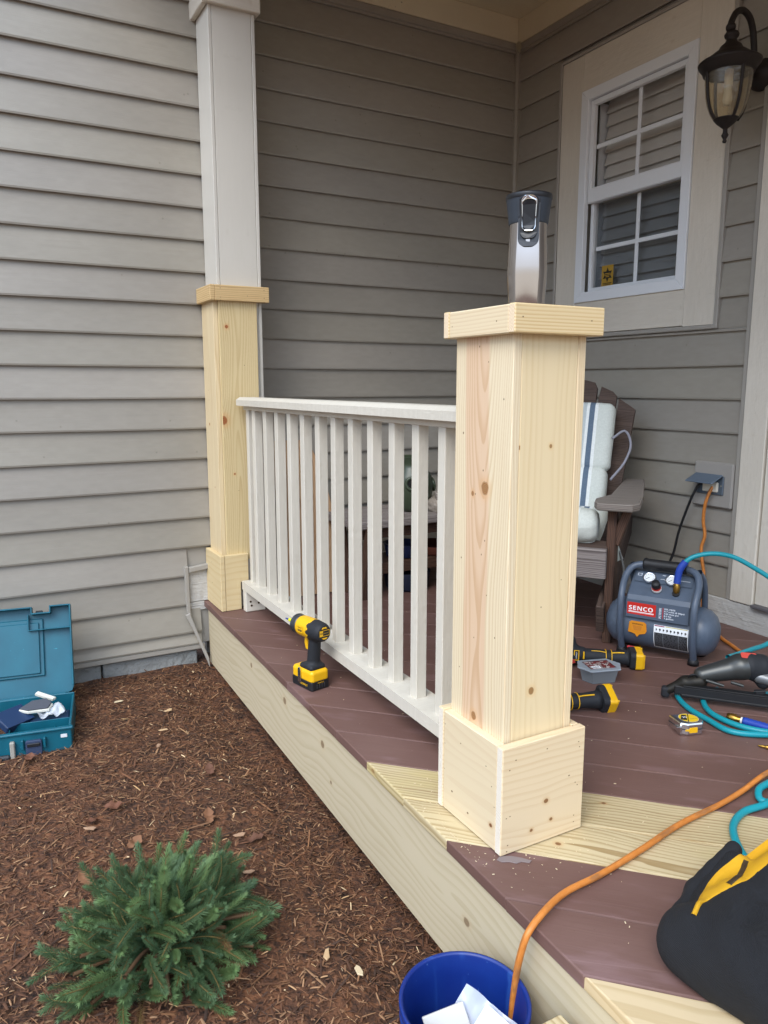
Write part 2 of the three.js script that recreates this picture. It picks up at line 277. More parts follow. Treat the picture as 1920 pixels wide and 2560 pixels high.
// One course of lap siding along x, its butt edge proud of the course below and a little wavy as vinyl hangs.
function course(len, h, seed) {
  const n = Math.max(2, Math.ceil(len / 0.14)), prof = [[0.0, 0.001], [-0.002, 0.0155], [0.005, 0.0172], [h * 0.5, 0.0096], [h + 0.006, 0.001]];
  const pos = [], uv = [], idx = [];
  prof.forEach(([y, z], k) => { for (let i = 0; i <= n; i++) {
    const x = len * i / n, wv = (vn(x * 1.7 + seed * 5.3, seed) - 0.5);
    pos.push(x, y + wv * 0.003 * (k < 4 ? 1 : 0), z + (k > 0 && k < 4 ? (vn(x * 2.6 + seed * 3.1, seed + 7) - 0.5) * 0.0028 : 0)); uv.push(x + seed * 0.37, y + seed * 0.13);
  } });
  for (let k = 0; k < prof.length - 1; k++) for (let i = 0; i < n; i++) { const a = k * (n + 1) + i, b = a + n + 1; idx.push(a, a + 1, b + 1, a, b + 1, b); }
  const g = new THREE.BufferGeometry(); g.setAttribute('position', new THREE.Float32BufferAttribute(pos, 3)); g.setAttribute('uv', new THREE.Float32BufferAttribute(uv, 2)); g.setIndex(idx);
  const t = g.toNonIndexed(); t.computeVertexNormals(); const q = t.attributes.normal, p = t.attributes.position;
  return t;
}
let courseNo = 0;
const course1 = (parent, len, h, pos, turn) => { courseNo++; return part('siding_board', course(len, h, courseNo), siding[courseNo % 3], parent, pos, [0, turn, 0]); };
// outer wall beside the porch
const wallA = sub('wall', house, [0, 0, 0]); wallA.userData.label = 'sunlit-side outer wall of grey taupe lap siding';
wallA.userData.label = 'outer wall of pale taupe lap siding beside the porch';
slab('sheathing', -5, 0.905, -0.19, 5.2, ZA - 0.18, ZA - 0.004, greyTrim, wallA);
for (let y = 0.122 - 0.1267 * 2; y < 5.1; y += 0.1267) {
  const right = y < 0.2 ? (y < -0.01 ? 0.85 : 0.80) : 0.93;
  course1(wallA, y > 2.7 ? 5.8 : right + 2.6, 0.1267, [y > 2.7 ? -4.9 : -2.6, y, ZA], 0);
}
course1(wallA, 3.45, 0.06, [-2.6, 0.122 - 0.1267 * 2 - 0.055, ZA], 0);
slab('starter_strip', -2.6, 0.865, -0.214, -0.19, ZA - 0.004, ZA + 0.012, greyTrim, wallA, { c: 0.004 });
// channel trim where the siding was cut back beside the porch, bent loose at the foot
part('channel_trim', extr([[0.008, 0], [0.026, 0], [0.028, -0.2], [0.04, -0.25], [0.026, -0.25], [0.012, -0.2]], 0.02, 0.003), greyTrim, wallA, [0.775, 0.165, ZA + 0.016]);
part('channel_trim', extr([[0, 0], [0.11, 0.012], [0.11, 0.036], [0, 0.024]], 0.02, 0.004), greyTrim, wallA, [0.803, 0.137, ZA + 0.016]);
part('channel_trim', extr([[0.0, 0], [0.02, 0.008], [0.045, -0.07], [0.092, -0.2], [0.096, -0.25], [0.078, -0.2], [0.03, -0.07]], 0.012, 0.003), greyTrim, wallA, [0.778, -0.045, ZA + 0.03], [0, -0.25, 0]);
slab('ledger_end', 0.806, 0.93, 0.002, 0.155, ZA - 0.004, ZA + 0.006, skirtPaint, wallA);
slab('ledger_end', 0.806, 0.93, -0.038, 0.0, ZA - 0.004, ZA + 0.005, skirtPaint, wallA);
// concrete block foundation below it
{
  const f = sub('foundation', house);
  for (let i = 0; i < 6; i++) slab('block', 0.84 - 0.405 * (i + 1), 0.84 - 0.405 * i - 0.008, -0.62, -0.222, ZA - 0.2, ZA - 0.012, concrete, f, { c: 0.004, uo: i * 0.31 });
}
// rear wall of the porch
const wallB = sub('wall', house); wallB.userData.label = 'shaded rear porch wall of taupe lap siding';
slab('sheathing', 0.905, 2.9, -0.3, 3.2, ZB - 0.18, ZB - 0.004, greyTrim, wallB);
const COURSE = 0.1303, Y0 = 0.228 - COURSE;
for (let k = 0; k < 20; k++) course1(wallB, XC - 0.915, COURSE, [0.91, Y0 + k * COURSE, ZB], 0);
slab('corner_post', XC - 0.032, XC + 0.005, 0.1, 2.62, ZB - 0.002, ZB + 0.03, siding[1], wallB, { c: 0.008, g: 'y' });
slab('top_channel', 0.93, XC - 0.03, 2.585, 2.618, ZB - 0.002, ZB + 0.022, siding[0], wallB, { c: 0.003 });
slab('skirt_board', 0.9, XC, -0.02, 0.1, ZB - 0.003, ZB + 0.02, skirtPaint, wallB, { c: 0.004 });
// window wall: everything on it is laid out in its own frame, a = z along the wall, and turned to face -x
const wallC = sub('wall', house); wallC.userData.label = 'window wall of taupe lap siding with white skirt board';
const JL = -2.972, JR = -2.018, JB = 1.152, JT = 2.425, DJ = -1.884;        // trim opening and door casing edge
for (const [z0, z1, y0, y1] of [[ZB - 0.15, -2.80, -0.3, 3.2], [-2.80, -2.20, -0.3, 1.33], [-2.80, -2.20, 2.24, 3.2], [-2.20, 1.5, -0.3, 3.2]]) slab('sheathing', XC + 0.004, XC + 0.16, y0, y1, z0 + 0.001, z1 - 0.001, greyTrim, wallC);
for (let k = 0; k < 20; k++) {
  const y = Y0 + k * COURSE, runs = y + COURSE < JB + 0.02 || y > JT - 0.02 ? [[ZB + 0.028, DJ]] : [[ZB + 0.028, JL], [JR, DJ]];
  if (y < JB && y + COURSE > JB + 0.02) { course1(wallC, DJ - ZB - 0.028, JB - y, [XC, y, ZB + 0.028], -PI / 2); for (const [a, b] of runs) course1(wallC, b - a, COURSE - (JB - y), [XC, JB, a], -PI / 2).scale.set(1, 1, 0.6); continue; }
  for (const [a, b] of runs) course1(wallC, b - a, COURSE, [XC, y, a], -PI / 2);
}
for (let k = 19; k < 20; k++) course1(wallC, 2.4, COURSE, [XC, 2.45, DJ], -PI / 2);
slab('skirt_board', XC - 0.024, XC + 0.003, -0.02, 0.098, ZB + 0.02, 1.5, skirtPaint, wallC, { c: 0.004, g: 'z' });
slab('top_channel', XC - 0.022, XC + 0.002, 2.585, 2.616, ZB + 0.03, 1.5, siding[0], wallC, { c: 0.003, g: 'z' });
slab('channel_trim', XC - 0.024, XC + 0.003, 0.1, 2.58, DJ - 0.004, DJ + 0.016, greyTrim, wallC, { c: 0.003, g: 'y' });
slab('door_casing', XC - 0.03, XC + 0.003, 0.101, 2.4, DJ + 0.018, -1.768, trimPaint, wallC, { c: 0.003, g: 'y' });
slab('door_casing', XC - 0.022, XC + 0.003, 0.104, 2.4, -1.764, -1.6, trimPaint, wallC, { c: 0.003, g: 'y', vo: 0.4 });
slab('door_panel', XC - 0.006, XC + 0.003, 0.104, 2.4, -1.598, -0.7, trimPaint, wallC, { c: 0.003, g: 'y', vo: 0.9 });
slab('door_sill', XC - 0.05, XC + 0.003, 0.0985, 0.112, -1.762, -0.7, mat(0x5d5a5c, 0.6), wallC, { c: 0.003 });
// porch ceiling, frieze boards and the beam that the column carries
slab('porch_ceiling', 0.72, XC + 0.2, 2.735, 2.755, ZB - 0.1, 1.5, friezePaint, house, { c: 0.002 });
slab('frieze_board', 0.93, XC - 0.021, 2.62, 2.735, ZB - 0.002, ZB + 0.02, friezePaint, house, { c: 0.002, uo: 0.9, vo: 0.3 });
slab('frieze_board', XC - 0.02, XC + 0.002, 2.618, 2.734, ZB + 0.001, 1.5, friezePaint, house, { c: 0.002, g: 'z', uo: 0.6, vo: 0.2 });
slab('porch_beam', 0.925, 1.10, 2.5, 2.734, -3.19, 1.5, trimPaint, house, { c: 0.004, g: 'z' });
slab('porch_roof', 0.5, 3.2, 2.757, 2.9, ZB - 0.1, 1.6, greyTrim, house, { c: 0.004 });
// window
{
  const w = sub('window', house); w.userData.label = 'white double hung window with grids and horizontal blinds';
  const S = (n, z0, z1, y0, y1, x0, x1, m, o) => slab(n, XC - x1, XC - x0, y0, y1, z0, z1, m, w, o);
  S('casing_board', -2.955, -2.817, 1.171, 2.405, -0.004, 0.018, trimPaint, { c: 0.002, g: 'y', uo: 0.1 });
  S('casing_board', -2.183, -2.038, 1.168, 2.405, -0.004, 0.019, trimPaint, { c: 0.002, g: 'y', uo: 0.5 });
  S('casing_board', -2.8165, -2.1835, 2.247, 2.406, -0.004, 0.018, trimPaint, { c: 0.002, g: 'z', uo: 0.7 });
  S('casing_board', -2.8165, -2.1835, 1.172, 1.318, -0.004, 0.017, trimPaint, { c: 0.002, g: 'z', uo: 0.2 });
  for (const [z0, z1, y0, y1] of [[-2.974, -2.957, 1.152, 2.42], [-2.036, -2.018, 1.152, 2.42], [-2.957, -2.036, 1.151, 1.169], [-2.957, -2.036, 2.407, 2.422]]) S('channel_trim', z0, z1, y0, y1, -0.003, 0.023, greyTrim, { c: 0.003 });
  // frame: four mitred pieces, then two sashes
  const fr = (n, z0, z1, y0, y1, wd, x, dep, m) => {
    const zc = (z0 + z1) / 2, yc = (y0 + y1) / 2;
    for (const [L, ang, off] of [[z1 - z0, 0, [0, y0]], [z1 - z0, PI, [0, y1]], [y1 - y0, PI / 2, [z1, 0]], [y1 - y0, -PI / 2, [z0, 0]]]) {
      const g = extr([[-L / 2, 0], [L / 2, 0], [L / 2 - wd, wd], [-L / 2 + wd, wd]], dep, 0.003), o = part(n, g, m, w);
      o.rotation.set(0, -PI / 2, 0); const h = new THREE.Matrix4().makeRotationZ(ang); g.applyMatrix4(h);
      o.position.set(XC - x - dep / 2, off[1] || yc, off[0] || zc);
    }
  };
  fr('frame', -2.8155, -2.1845, 1.3165, 2.246, 0.045, 0.0, 0.026, whiteVinyl);
  fr('sash_frame', -2.768, -2.232, 1.775, 2.198, 0.022, -0.012, 0.022, whiteVinyl);
  fr('sash_frame', -2.768, -2.232, 1.364, 1.80, 0.018, -0.034, 0.02, whiteVinyl);
  S('meeting_rail', -2.768, -2.232, 1.757, 1.822, -0.022, 0.012, whiteVinyl, { c: 0.004 });
  const glass = phys(0xffffff, 0.02, { transmission: 1, thickness: 0, ior: 1.5 });
  S('pane', -2.75, -2.25, 1.822, 2.185, -0.026, -0.023, glass, { c: 0 });
  S('pane', -2.75, -2.25, 1.38, 1.76, -0.048, -0.045, phys(0xdfe2e5, 0.02, { transmission: 1, thickness: 0, ior: 1.5 }), { c: 0 });
  for (const [zz, a, b] of [[-2.503, 1.822, 2.18]]) S('grid_bar', zz - 0.009, zz + 0.009, a, b, -0.022, -0.014, whiteVinyl, { c: 0.002 });
  S('grid_bar', -2.75, -2.25, 1.993, 2.012, -0.0215, -0.0145, whiteVinyl, { c: 0.002 });
  S('grid_bar', -2.512, -2.494, 1.38, 1.757, -0.044, -0.036, whiteVinyl, { c: 0.002 });
  S('grid_bar', -2.75, -2.25, 1.549, 1.567, -0.0435, -0.0365, whiteVinyl, { c: 0.002 });
  for (let y = 1.40, i = 0; y < 2.2; y += 0.056, i++) { const sl = part('blind_slat', cbox(0.003, 0.066, 0.535, { c: 0.001, g: 'z' }), mat(0xc8c4bc, 0.6), w, [XC + 0.085, y, -2.49], [0, 0, -0.3]); }
  S('reveal', -2.775, -2.77, 1.36, 2.2, -0.15, -0.05, whiteVinyl, { c: 0 }); S('reveal', -2.23, -2.225, 1.36, 2.2, -0.15, -0.05, whiteVinyl, { c: 0 });
  for (const [a, b, y0, y1, x0, x1] of [[-2.9, -2.1, 1.2, 2.34, -0.46, -0.45], [-2.9, -2.89, 1.2, 2.34, -0.45, -0.155], [-2.11, -2.1, 1.2, 2.34, -0.45, -0.155], [-2.89, -2.11, 1.2, 1.21, -0.45, -0.155], [-2.89, -2.11, 2.33, 2.34, -0.45, -0.155]]) S('room_wall', a, b, y0, y1, x0, x1, mat(0x77736c, 0.9), { c: 0 });
  const star = canvasTex(128, 160, (g, W, H) => { g.fillStyle = '#a88428'; g.fillRect(0, 0, W, H); g.fillStyle = '#15130e'; g.beginPath(); for (let i = 0; i < 12; i++) { const r = i % 2 ? 30 : 58, a = i * PI / 6 - PI / 2; g.lineTo(64 + Math.cos(a) * r, 74 + Math.sin(a) * r); } g.fill(); g.fillStyle = '#c79a26'; g.font = 'bold 20px sans-serif'; g.textAlign = 'center'; g.fillRect(34, 62, 60, 5); g.fillRect(38, 74, 52, 5); g.fillRect(44, 86, 40, 5); g.fillStyle = '#15130e'; g.fillRect(14, 136, 100, 6); g.fillRect(24, 147, 80, 5); });
  const st = part('window_sticker', new THREE.PlaneGeometry(0.072, 0.092), mat(0xffffff, 0.6, { map: star }), w, [XC + 0.0442, 1.432, -2.675], [0, -PI / 2, 0]);
}

// ---------------------------------------------------------------- porch deck: boards laid on the diagonal
const EDGE = (z) => 0.868 + (z + 3.2) * (0.8015 - 0.868) / 2.45;             // the deck's cut edge drifts a little
const deck = thing('porch_deck', 'porch deck of diagonal plum painted boards with a few new pine boards', 'deck');
{
  const q = Math.SQRT1_2, seams = [0.74, 0.8445, 0.985, 1.1245, 1.2765, 1.4262, 1.562, 1.7006]; for (let s = 1.7006 + 0.1405; s < 4.3; s += 0.1405) seams.push(s);
  const outline = [[EDGE(ZB), ZB + 0.021], [XC - 0.025, ZB + 0.021], [XC - 0.025, 0.1], [EDGE(0.1), 0.1]].map(([x, z]) => [(x + z) * q, (x - z) * q]);   // (along, across)
  const clip = (poly, s, keepAbove) => { const out = []; poly.forEach((a, i) => { const b = poly[(i + 1) % poly.length], ia = keepAbove ? a[1] >= s : a[1] <= s, ib = keepAbove ? b[1] >= s : b[1] <= s; if (ia) out.push(a); if (ia !== ib) { const t = (s - a[1]) / (b[1] - a[1]); out.push([a[0] + (b[0] - a[0]) * t, s]); } }); return out; };
  let n = 0;
  for (let i = 0; i < seams.length - 1; i++) {
    const gap = 0.0012, poly = clip(clip(outline, seams[i] + gap, true), seams[i + 1] - gap, false); if (poly.length < 3) continue;
    const mid = (seams[i] + seams[i + 1]) / 2, isNew = (mid > 1.43 && mid < 1.7) || mid < 1.12, g = extr(poly.map(([a, s]) => [a, s]), DECK_T, isNew ? 0.004 : 0.0032, 2);
    // local x = along, local y = across, local z = up
    const m = new THREE.Matrix4().makeBasis(V(q, 0, q), V(q, 0, -q), V(0, 1, 0)); g.applyMatrix4(m); g.translate(0, -DECK_T / 2, 0);
    const p = g.attributes.position, uv = g.attributes.uv, nr = g.attributes.normal;
    for (let k = 0; k < p.count; k++) { const a = (p.getX(k) + p.getZ(k)) * q, s = (p.getX(k) - p.getZ(k)) * q; uv.setXY(k, a + n * 0.71, Math.abs(nr.getY(k)) > 0.4 ? s - seams[i] : p.getY(k) + 0.06); }
    n++;
    const b = part('deck_board', g, mid < 1.12 ? ptPale : isNew ? ptBoard[n % 3] : deckPaint[n % 4], deck, [0, (vn(n * 3.3, 2) - 0.5) * 0.0012, 0]);
    if (isNew) b.userData.label = 'new unpainted pine deck board';
  }
  // rim: the pale treated fascia board along the open side, and joists behind it
  const a = [EDGE(-3.2) + 0.014, -3.19], b = [EDGE(0.1) + 0.002, 0.1], L = Math.hypot(b[0] - a[0], b[1] - a[1]), ang = Math.atan2(b[0] - a[0], b[1] - a[1]);
  const fa = part('fascia_board', cbox(0.036, 0.252, L, { g: 'z', c: 0.003, uo: L / 2, vo: 0.131 }), ptFascia, deck, [(a[0] + b[0]) / 2 + 0.018, -DECK_T - 0.128, (a[1] + b[1]) / 2], [0, ang, 0]);
  fa.userData.label = 'pale pressure treated fascia board with knots';
  for (let i = 0; i < 6; i++) slab('joist', 0.92, XC - 0.05, -0.2, -DECK_T - 0.002, -3.1 + i * 0.5, -3.06 + i * 0.5, ptFascia, deck);
  { const g = extr([[-0.03, -0.006], [-0.018, -0.016], [0.004, -0.014], [0.02, -0.02], [0.034, -0.012], [0.055, -0.016], [0.062, -0.006], [0.04, 0.004], [0.01, 0.012], [-0.02, 0.01]], 0.0016, 0.0005, 1); g.rotateX(-PI / 2); part('dried_caulk', g, mat(0x7d706d, 0.8), deck, [0.885, 0.0012, -1.088], [0, -0.55, 0]).scale.set(0.75, 1, 0.75); }
}
// steps going down on the open side
{
  const s = thing('porch_steps', 'new pine step tread at the deck side beside the blue bucket', 'steps', [0, 0, 0]);
  slab('tread', 0.42, 0.782, -0.118, -0.08, -0.815, 0.2, ptBoard[1], s, { g: 'z', c: 0.004 });
  slab('riser', 0.755, 0.775, -0.295, -0.119, -0.8, 0.2, ptFascia, s, { g: 'z', c: 0.003 });
  slab('stringer', 0.45, 0.754, -0.33, -0.119, -0.79, -0.752, ptFascia, s, { g: 'x', c: 0.003 });
}

// ---------------------------------------------------------------- front post, newly clad in pine
{
  const x0 = 0.893, x1 = 1.070, z0 = -1.309, z1 = -1.1238, B = 0.0195, yB = 0.23, yC = 1.027, yT = 1.0795;
  const post = thing('porch_post', 'newly clad square pine post with the steel travel mug on top', 'post', [0, 0, 0]);
  const H = 0.80;
  const sidePine = WD(wood(1024, 256, H, 0.186, { seed: 71, light: 0xe0cfac, dark: 0xc3a274, ring: 0.0058, pith: 0.5, depth: 0.05, contrast: 0.8, wander: 0.03, heart: [0.076, 0.042], heartCol: 0xd8b592, knotCol: 0xb07c48, clamp: true,
    knots: [[0.515, 0.107, 0.0125], [0.5, 0.066, 0.005], [0.03, 0.085, 0.009]], holes: [[0.79, 0.08, 0.002], [0.76, 0.11, 0.0015], [0.62, 0.03, 0.0025], [0.55, 0.1, 0.002], [0.5, 0.075, 0.0018], [0.41, 0.11, 0.0018], [0.38, 0.1, 0.0018], [0.36, 0.03, 0.002], [0.3, 0.12, 0.0016], [0.22, 0.15, 0.002], [0.2, 0.08, 0.0016], [0.12, 0.03, 0.0016], [0.69, 0.16, 0.002]] }), 0.6);
  const frontPine = WD(wood(1024, 256, H, 0.145, { seed: 83, light: 0xdfca9e, dark: 0xc8a873, ring: 0.014, pith: 0.52, depth: 0.016, contrast: 0.42, wander: 0.07, knotCol: 0xae8048, clamp: true,
    knots: [[0.6, 0.08, 0.004], [0.108, 0.052, 0.0075]], holes: [[0.28, 0.07, 0.0016], [0.33, 0.12, 0.0012]] }), 0.6);
  const face = (name, w, h, d, pos, m, g, uo, vo, ends = true) => part(name, cbox(w, h, d, { g, uo, vo, c: 0.0018, ends }), ends ? [m, pineEnd] : m, post, pos);
  const ym = (yB + yC) / 2 - 0.01, hh = yC - yB + 0.06;
  { const sb = face('side_board', B, hh, z1 - z0, [x0 + B / 2, ym, (z0 + z1) / 2], [sidePine, pineEnd][0], 'y', H / 2, 0.093), n = sb.geometry.attributes.normal, u = sb.geometry.attributes.uv, p = sb.geometry.attributes.position; for (let i = 0; i < n.count; i++) if (n.getZ(i) > 0.8) u.setY(i, 0.012 + p.getX(i)); }
  face('side_board', B, hh, z1 - z0, [x1 - B / 2, ym, (z0 + z1) / 2], pineB, 'y', 0.4, 0.12);
  face('front_board', x1 - x0 - 2 * B - 0.001, hh, B, [(x0 + x1) / 2, ym, z1 - B / 2 - 0.0006], frontPine, 'y', H / 2, 0.072);
  face('back_board', x1 - x0 - 2 * B - 0.001, hh, B, [(x0 + x1) / 2, ym, z0 + B / 2 + 0.0006], pineA, 'y', 0.4, 0.08);
  // base box: front and back boards overlap the side boards, so their end grain shows
  const baseSide = WD(wood(512, 512, 0.24, 0.24, { seed: 91, light: 0xdcc9a4, dark: 0xc7a67c, ring: 0.017, pith: 0.5, depth: 0.03, contrast: 0.36, wander: 0.12, clamp: true, knots: [[0.2, 0.055, 0.0045]], knotCol: 0x8a5528, holes: [[0.03, 0.205, 0.0016], [0.09, 0.185, 0.0018], [0.18, 0.175, 0.0018], [0.2, 0.14, 0.0016], [0.03, 0.16, 0.0014], [0.03, 0.1, 0.0012], [0.06, 0.06, 0.003], [0.12, 0.04, 0.003], [0.21, 0.1, 0.0015], [0.02, 0.05, 0.0014]] }), 0.6);
  const baseFront = WD(wood(512, 512, 0.24, 0.24, { seed: 97, light: 0xdec8a0, dark: 0xc59e70, ring: 0.013, pith: 0.35, depth: 0.02, contrast: 0.5, wander: 0.10, clamp: true, knots: [[0.127, 0.095, 0.0055], [0.09, 0.04, 0.004], [0.142, 0.05, 0.004]], knotCol: 0x9a6a3c, holes: [[0.045, 0.205, 0.0018], [0.03, 0.187, 0.0018], [0.125, 0.21, 0.0018], [0.21, 0.205, 0.0016], [0.213, 0.193, 0.0016], [0.187, 0.135, 0.0022], [0.205, 0.115, 0.0016], [0.211, 0.108, 0.0016], [0.025, 0.085, 0.0016], [0.034, 0.087, 0.0016], [0.205, 0.04, 0.0016], [0.205, 0.025, 0.0016], [0.03, 0.025, 0.0018], [0.028, 0.012, 0.0018]] }), 0.6);
  const X0 = x0 - B, X1 = x1 + B, Z0 = z0 - B, Z1 = z1 + B + 0.006;
  const ends = [baseFront, pineEndPale];
  part('base_board', cbox(X1 - X0, yB, B, { g: 'x', ends: true, uo: 0.12, vo: 0.12 }), ends, post, [(X0 + X1) / 2, yB / 2 + 0.002, Z1 - B / 2]);
  part('base_board', cbox(X1 - X0, yB + 0.004, B, { g: 'x', ends: true, uo: 0.2, vo: 0.1 }), [pineA, pineEndPale], post, [(X0 + X1) / 2, yB / 2 + 0.003, Z0 + B / 2]);
  part('base_board', cbox(B, yB - 0.001, Z1 - Z0 - 2 * B - 0.001, { g: 'z', uo: 0.12, vo: 0.12 }), baseSide, post, [X0 + B / 2 + 0.0012, yB / 2 + 0.002, (Z0 + Z1) / 2]);
  part('base_board', cbox(B, yB - 0.001, Z1 - Z0 - 2 * B - 0.001, { g: 'z', uo: 0.5, vo: 0.1 }), pineB, post, [X1 - B / 2 - 0.0012, yB / 2 + 0.002, (Z0 + Z1) / 2]);
  // cap
  const capPine = WD(wood(512, 128, 0.24, 0.056, { seed: 103, light: 0xdcc594, dark: 0xbd9256, ring: 0.0052, pith: 1.6, depth: 0.03, contrast: 0.9, clamp: true, holes: [[0.03, 0.03, 0.0018], [0.195, 0.029, 0.0018]] }), 0.6);
  const capSide = WD(wood(512, 128, 0.24, 0.056, { seed: 107, light: 0xdecba6, dark: 0xc8a87c, ring: 0.006, pith: 1.4, depth: 0.03, contrast: 0.7, clamp: true, holes: [[0.035, 0.025, 0.0014], [0.18, 0.026, 0.0018]] }), 0.6);
  const hC = yT - yC, yc = (yT + yC) / 2;
  part('cap_board', cbox(X1 - X0, hC, B, { g: 'x', ends: true, uo: 0.12, vo: 0.028 }), [capPine, pineEnd], post, [(X0 + X1) / 2, yc, Z1 - B / 2]);
  part('cap_board', cbox(X1 - X0, hC, B, { g: 'x', ends: true, uo: 0.12, vo: 0.028 }), [capPine, pineEnd], post, [(X0 + X1) / 2, yc, Z0 + B / 2]);
  part('cap_board', cbox(B, hC - 0.001, Z1 - Z0 - 2 * B - 0.001, { g: 'z', uo: 0.12, vo: 0.028 }), capSide, post, [X0 + B / 2 + 0.001, yc - 0.0005, (Z0 + Z1) / 2]);
  part('cap_board', cbox(B, hC - 0.001, Z1 - Z0 - 2 * B - 0.001, { g: 'z', uo: 0.12, vo: 0.028 }), capSide, post, [X1 - B / 2 - 0.001, yc - 0.0005, (Z0 + Z1) / 2]);
  part('cap_top', cbox(X1 - X0 - 2 * B - 0.002, 0.018, Z1 - Z0 - 2 * B - 0.002, { g: 'x' }), pineA, post, [(X0 + X1) / 2, yT - 0.0095, (Z0 + Z1) / 2]);
}

// ---------------------------------------------------------------- column at the house wall: painted above, new pine cladding below
{
  const col = thing('porch_column', 'white painted column with new pine cladding below against the house wall', 'column', [0, 0, 0]);
  const sx0 = 0.924, sx1 = 1.107, sz1 = -3.03;
  slab('shaft', sx0 + 0.004, sx1 - 0.004, 0.0, 2.36, ZA + 0.014, sz1 - 0.004, columnPaint, col, { g: 'y', c: 0.002 });
  slab('shaft_board', sx0, sx0 + 0.013, 1.31, 2.345, ZA + 0.016, sz1, columnPaint, col, { g: 'y', c: 0.0015 });
  slab('shaft_board', sx0 + 0.0146, sx1 - 0.0146, 0.01, 2.345, sz1 - 0.012, sz1 - 0.0008, columnPaint, col, { g: 'y', c: 0.0015, uo: 0.3 });
  slab('shaft_board', sx1 - 0.013, sx1, 0.004, 2.345, ZA + 0.016, sz1, columnPaint, col, { g: 'y', c: 0.0015, uo: 0.6 });
  slab('capital_board', sx0 - 0.022, sx1 + 0.018, 2.335, 2.56, sz1 + 0.0005, sz1 + 0.022, trimPaint, col, { g: 'x', c: 0.003 });
  slab('capital_board', sx0 - 0.022, sx0 - 0.001, 2.335, 2.56, ZA + 0.0, sz1, trimPaint, col, { g: 'z', c: 0.003 });
  slab('capital_board', sx1 + 0.001, sx1 + 0.018, 2.335, 2.56, ZA + 0.0, sz1, trimPaint, col, { g: 'z', c: 0.003 });
  const colSide = WD(wood(1024, 128, 1.06, 0.16, { seed: 121, light: 0xd8c49a, dark: 0xbb9866, ring: 0.009, pith: 0.6, depth: 0.03, contrast: 0.75, clamp: true, knotCol: 0xa0602c, knots: [[0.56, 0.055, 0.005], [0.3, 0.1, 0.003]], holes: [[0.7, 0.06, 0.002], [0.66, 0.06, 0.0015]] }), 0.62);
  const colFront = WD(wood(1024, 128, 1.06, 0.16, { seed: 127, light: 0xd3be8c, dark: 0xb39058, ring: 0.0075, pith: 0.45, depth: 0.025, contrast: 0.8, wander: 0.04, clamp: true, knotCol: 0xb0622c, knots: [[0.58, 0.006, 0.017], [0.36, 0.045, 0.004], [0.95, 0.03, 0.007]], holes: [[0.29, 0.06, 0.0015], [0.8, 0.1, 0.0018]] }), 0.62);
  const yb = 0.225, yc = 1.262, H2 = yc - yb;
  part('cladding_board', cbox(0.0195, H2 + 0.03, sz1 - ZA - 0.015, { g: 'y', uo: 0.53, vo: 0.08, c: 0.0015 }), colSide, col, [sx0 - 0.0105, (yb + yc) / 2, (sz1 + ZA + 0.014) / 2]);
  part('cladding_board', cbox(0.158, H2 + 0.03, 0.0155, { g: 'y', uo: 0.53, vo: 0.08, c: 0.0015 }), colFront, col, [sx0 - 0.002 + 0.079, (yb + yc) / 2, sz1 + 0.0085]);
  const bpine = WD(wood(512, 256, 0.24, 0.24, { seed: 131, light: 0xd6bf8e, dark: 0xbd985e, ring: 0.02, pith: 0.4, depth: 0.03, contrast: 0.4, wander: 0.1, clamp: true, holes: [[0.1, 0.19, 0.002], [0.1, 0.1, 0.0025], [0.1, 0.03, 0.002]] }), 0.62);
  part('base_board', cbox(0.0195, 0.236, 0.212, { g: 'z', uo: 0.12, vo: 0.12 }), bpine, col, [sx0 - 0.0295, 0.12, ZA + 0.107]);
  // the front base board is notched round the bottom rail
  const nb = extr([[0, 0], [0.0655, 0], [0.0655, 0.1165], [0.1, 0.1165], [0.1, 0.236], [0, 0.236]], 0.0195, 0.0015); part('base_board', nb, bpine, col, [sx0 - 0.0185, 0.002, sz1 + 0.0265]);
  const collarPine = WD(wood(512, 64, 0.24, 0.056, { seed: 137, light: 0xcfb07a, dark: 0x9b723c, ring: 0.0062, pith: 1.2, depth: 0.02, contrast: 1.0, clamp: true, holes: [[0.02, 0.01, 0.002], [0.02, 0.045, 0.002], [0.13, 0.02, 0.002], [0.2, 0.015, 0.002], [0.2, 0.045, 0.002]] }), 0.62);
  slab('collar_board', sx0 - 0.0205, sx1 + 0.02, 1.262, 1.322, sz1 + 0.0005, sz1 + 0.036, collarPine, col, { g: 'x', c: 0.002, uo: 0.11, vo: 0.028 });
  slab('collar_board', sx0 - 0.0405, sx0 - 0.021, 1.262, 1.322, ZA + 0.016, sz1 + 0.0362, collarPine, col, { g: 'z', c: 0.002, uo: 0.11, vo: 0.028 });
}

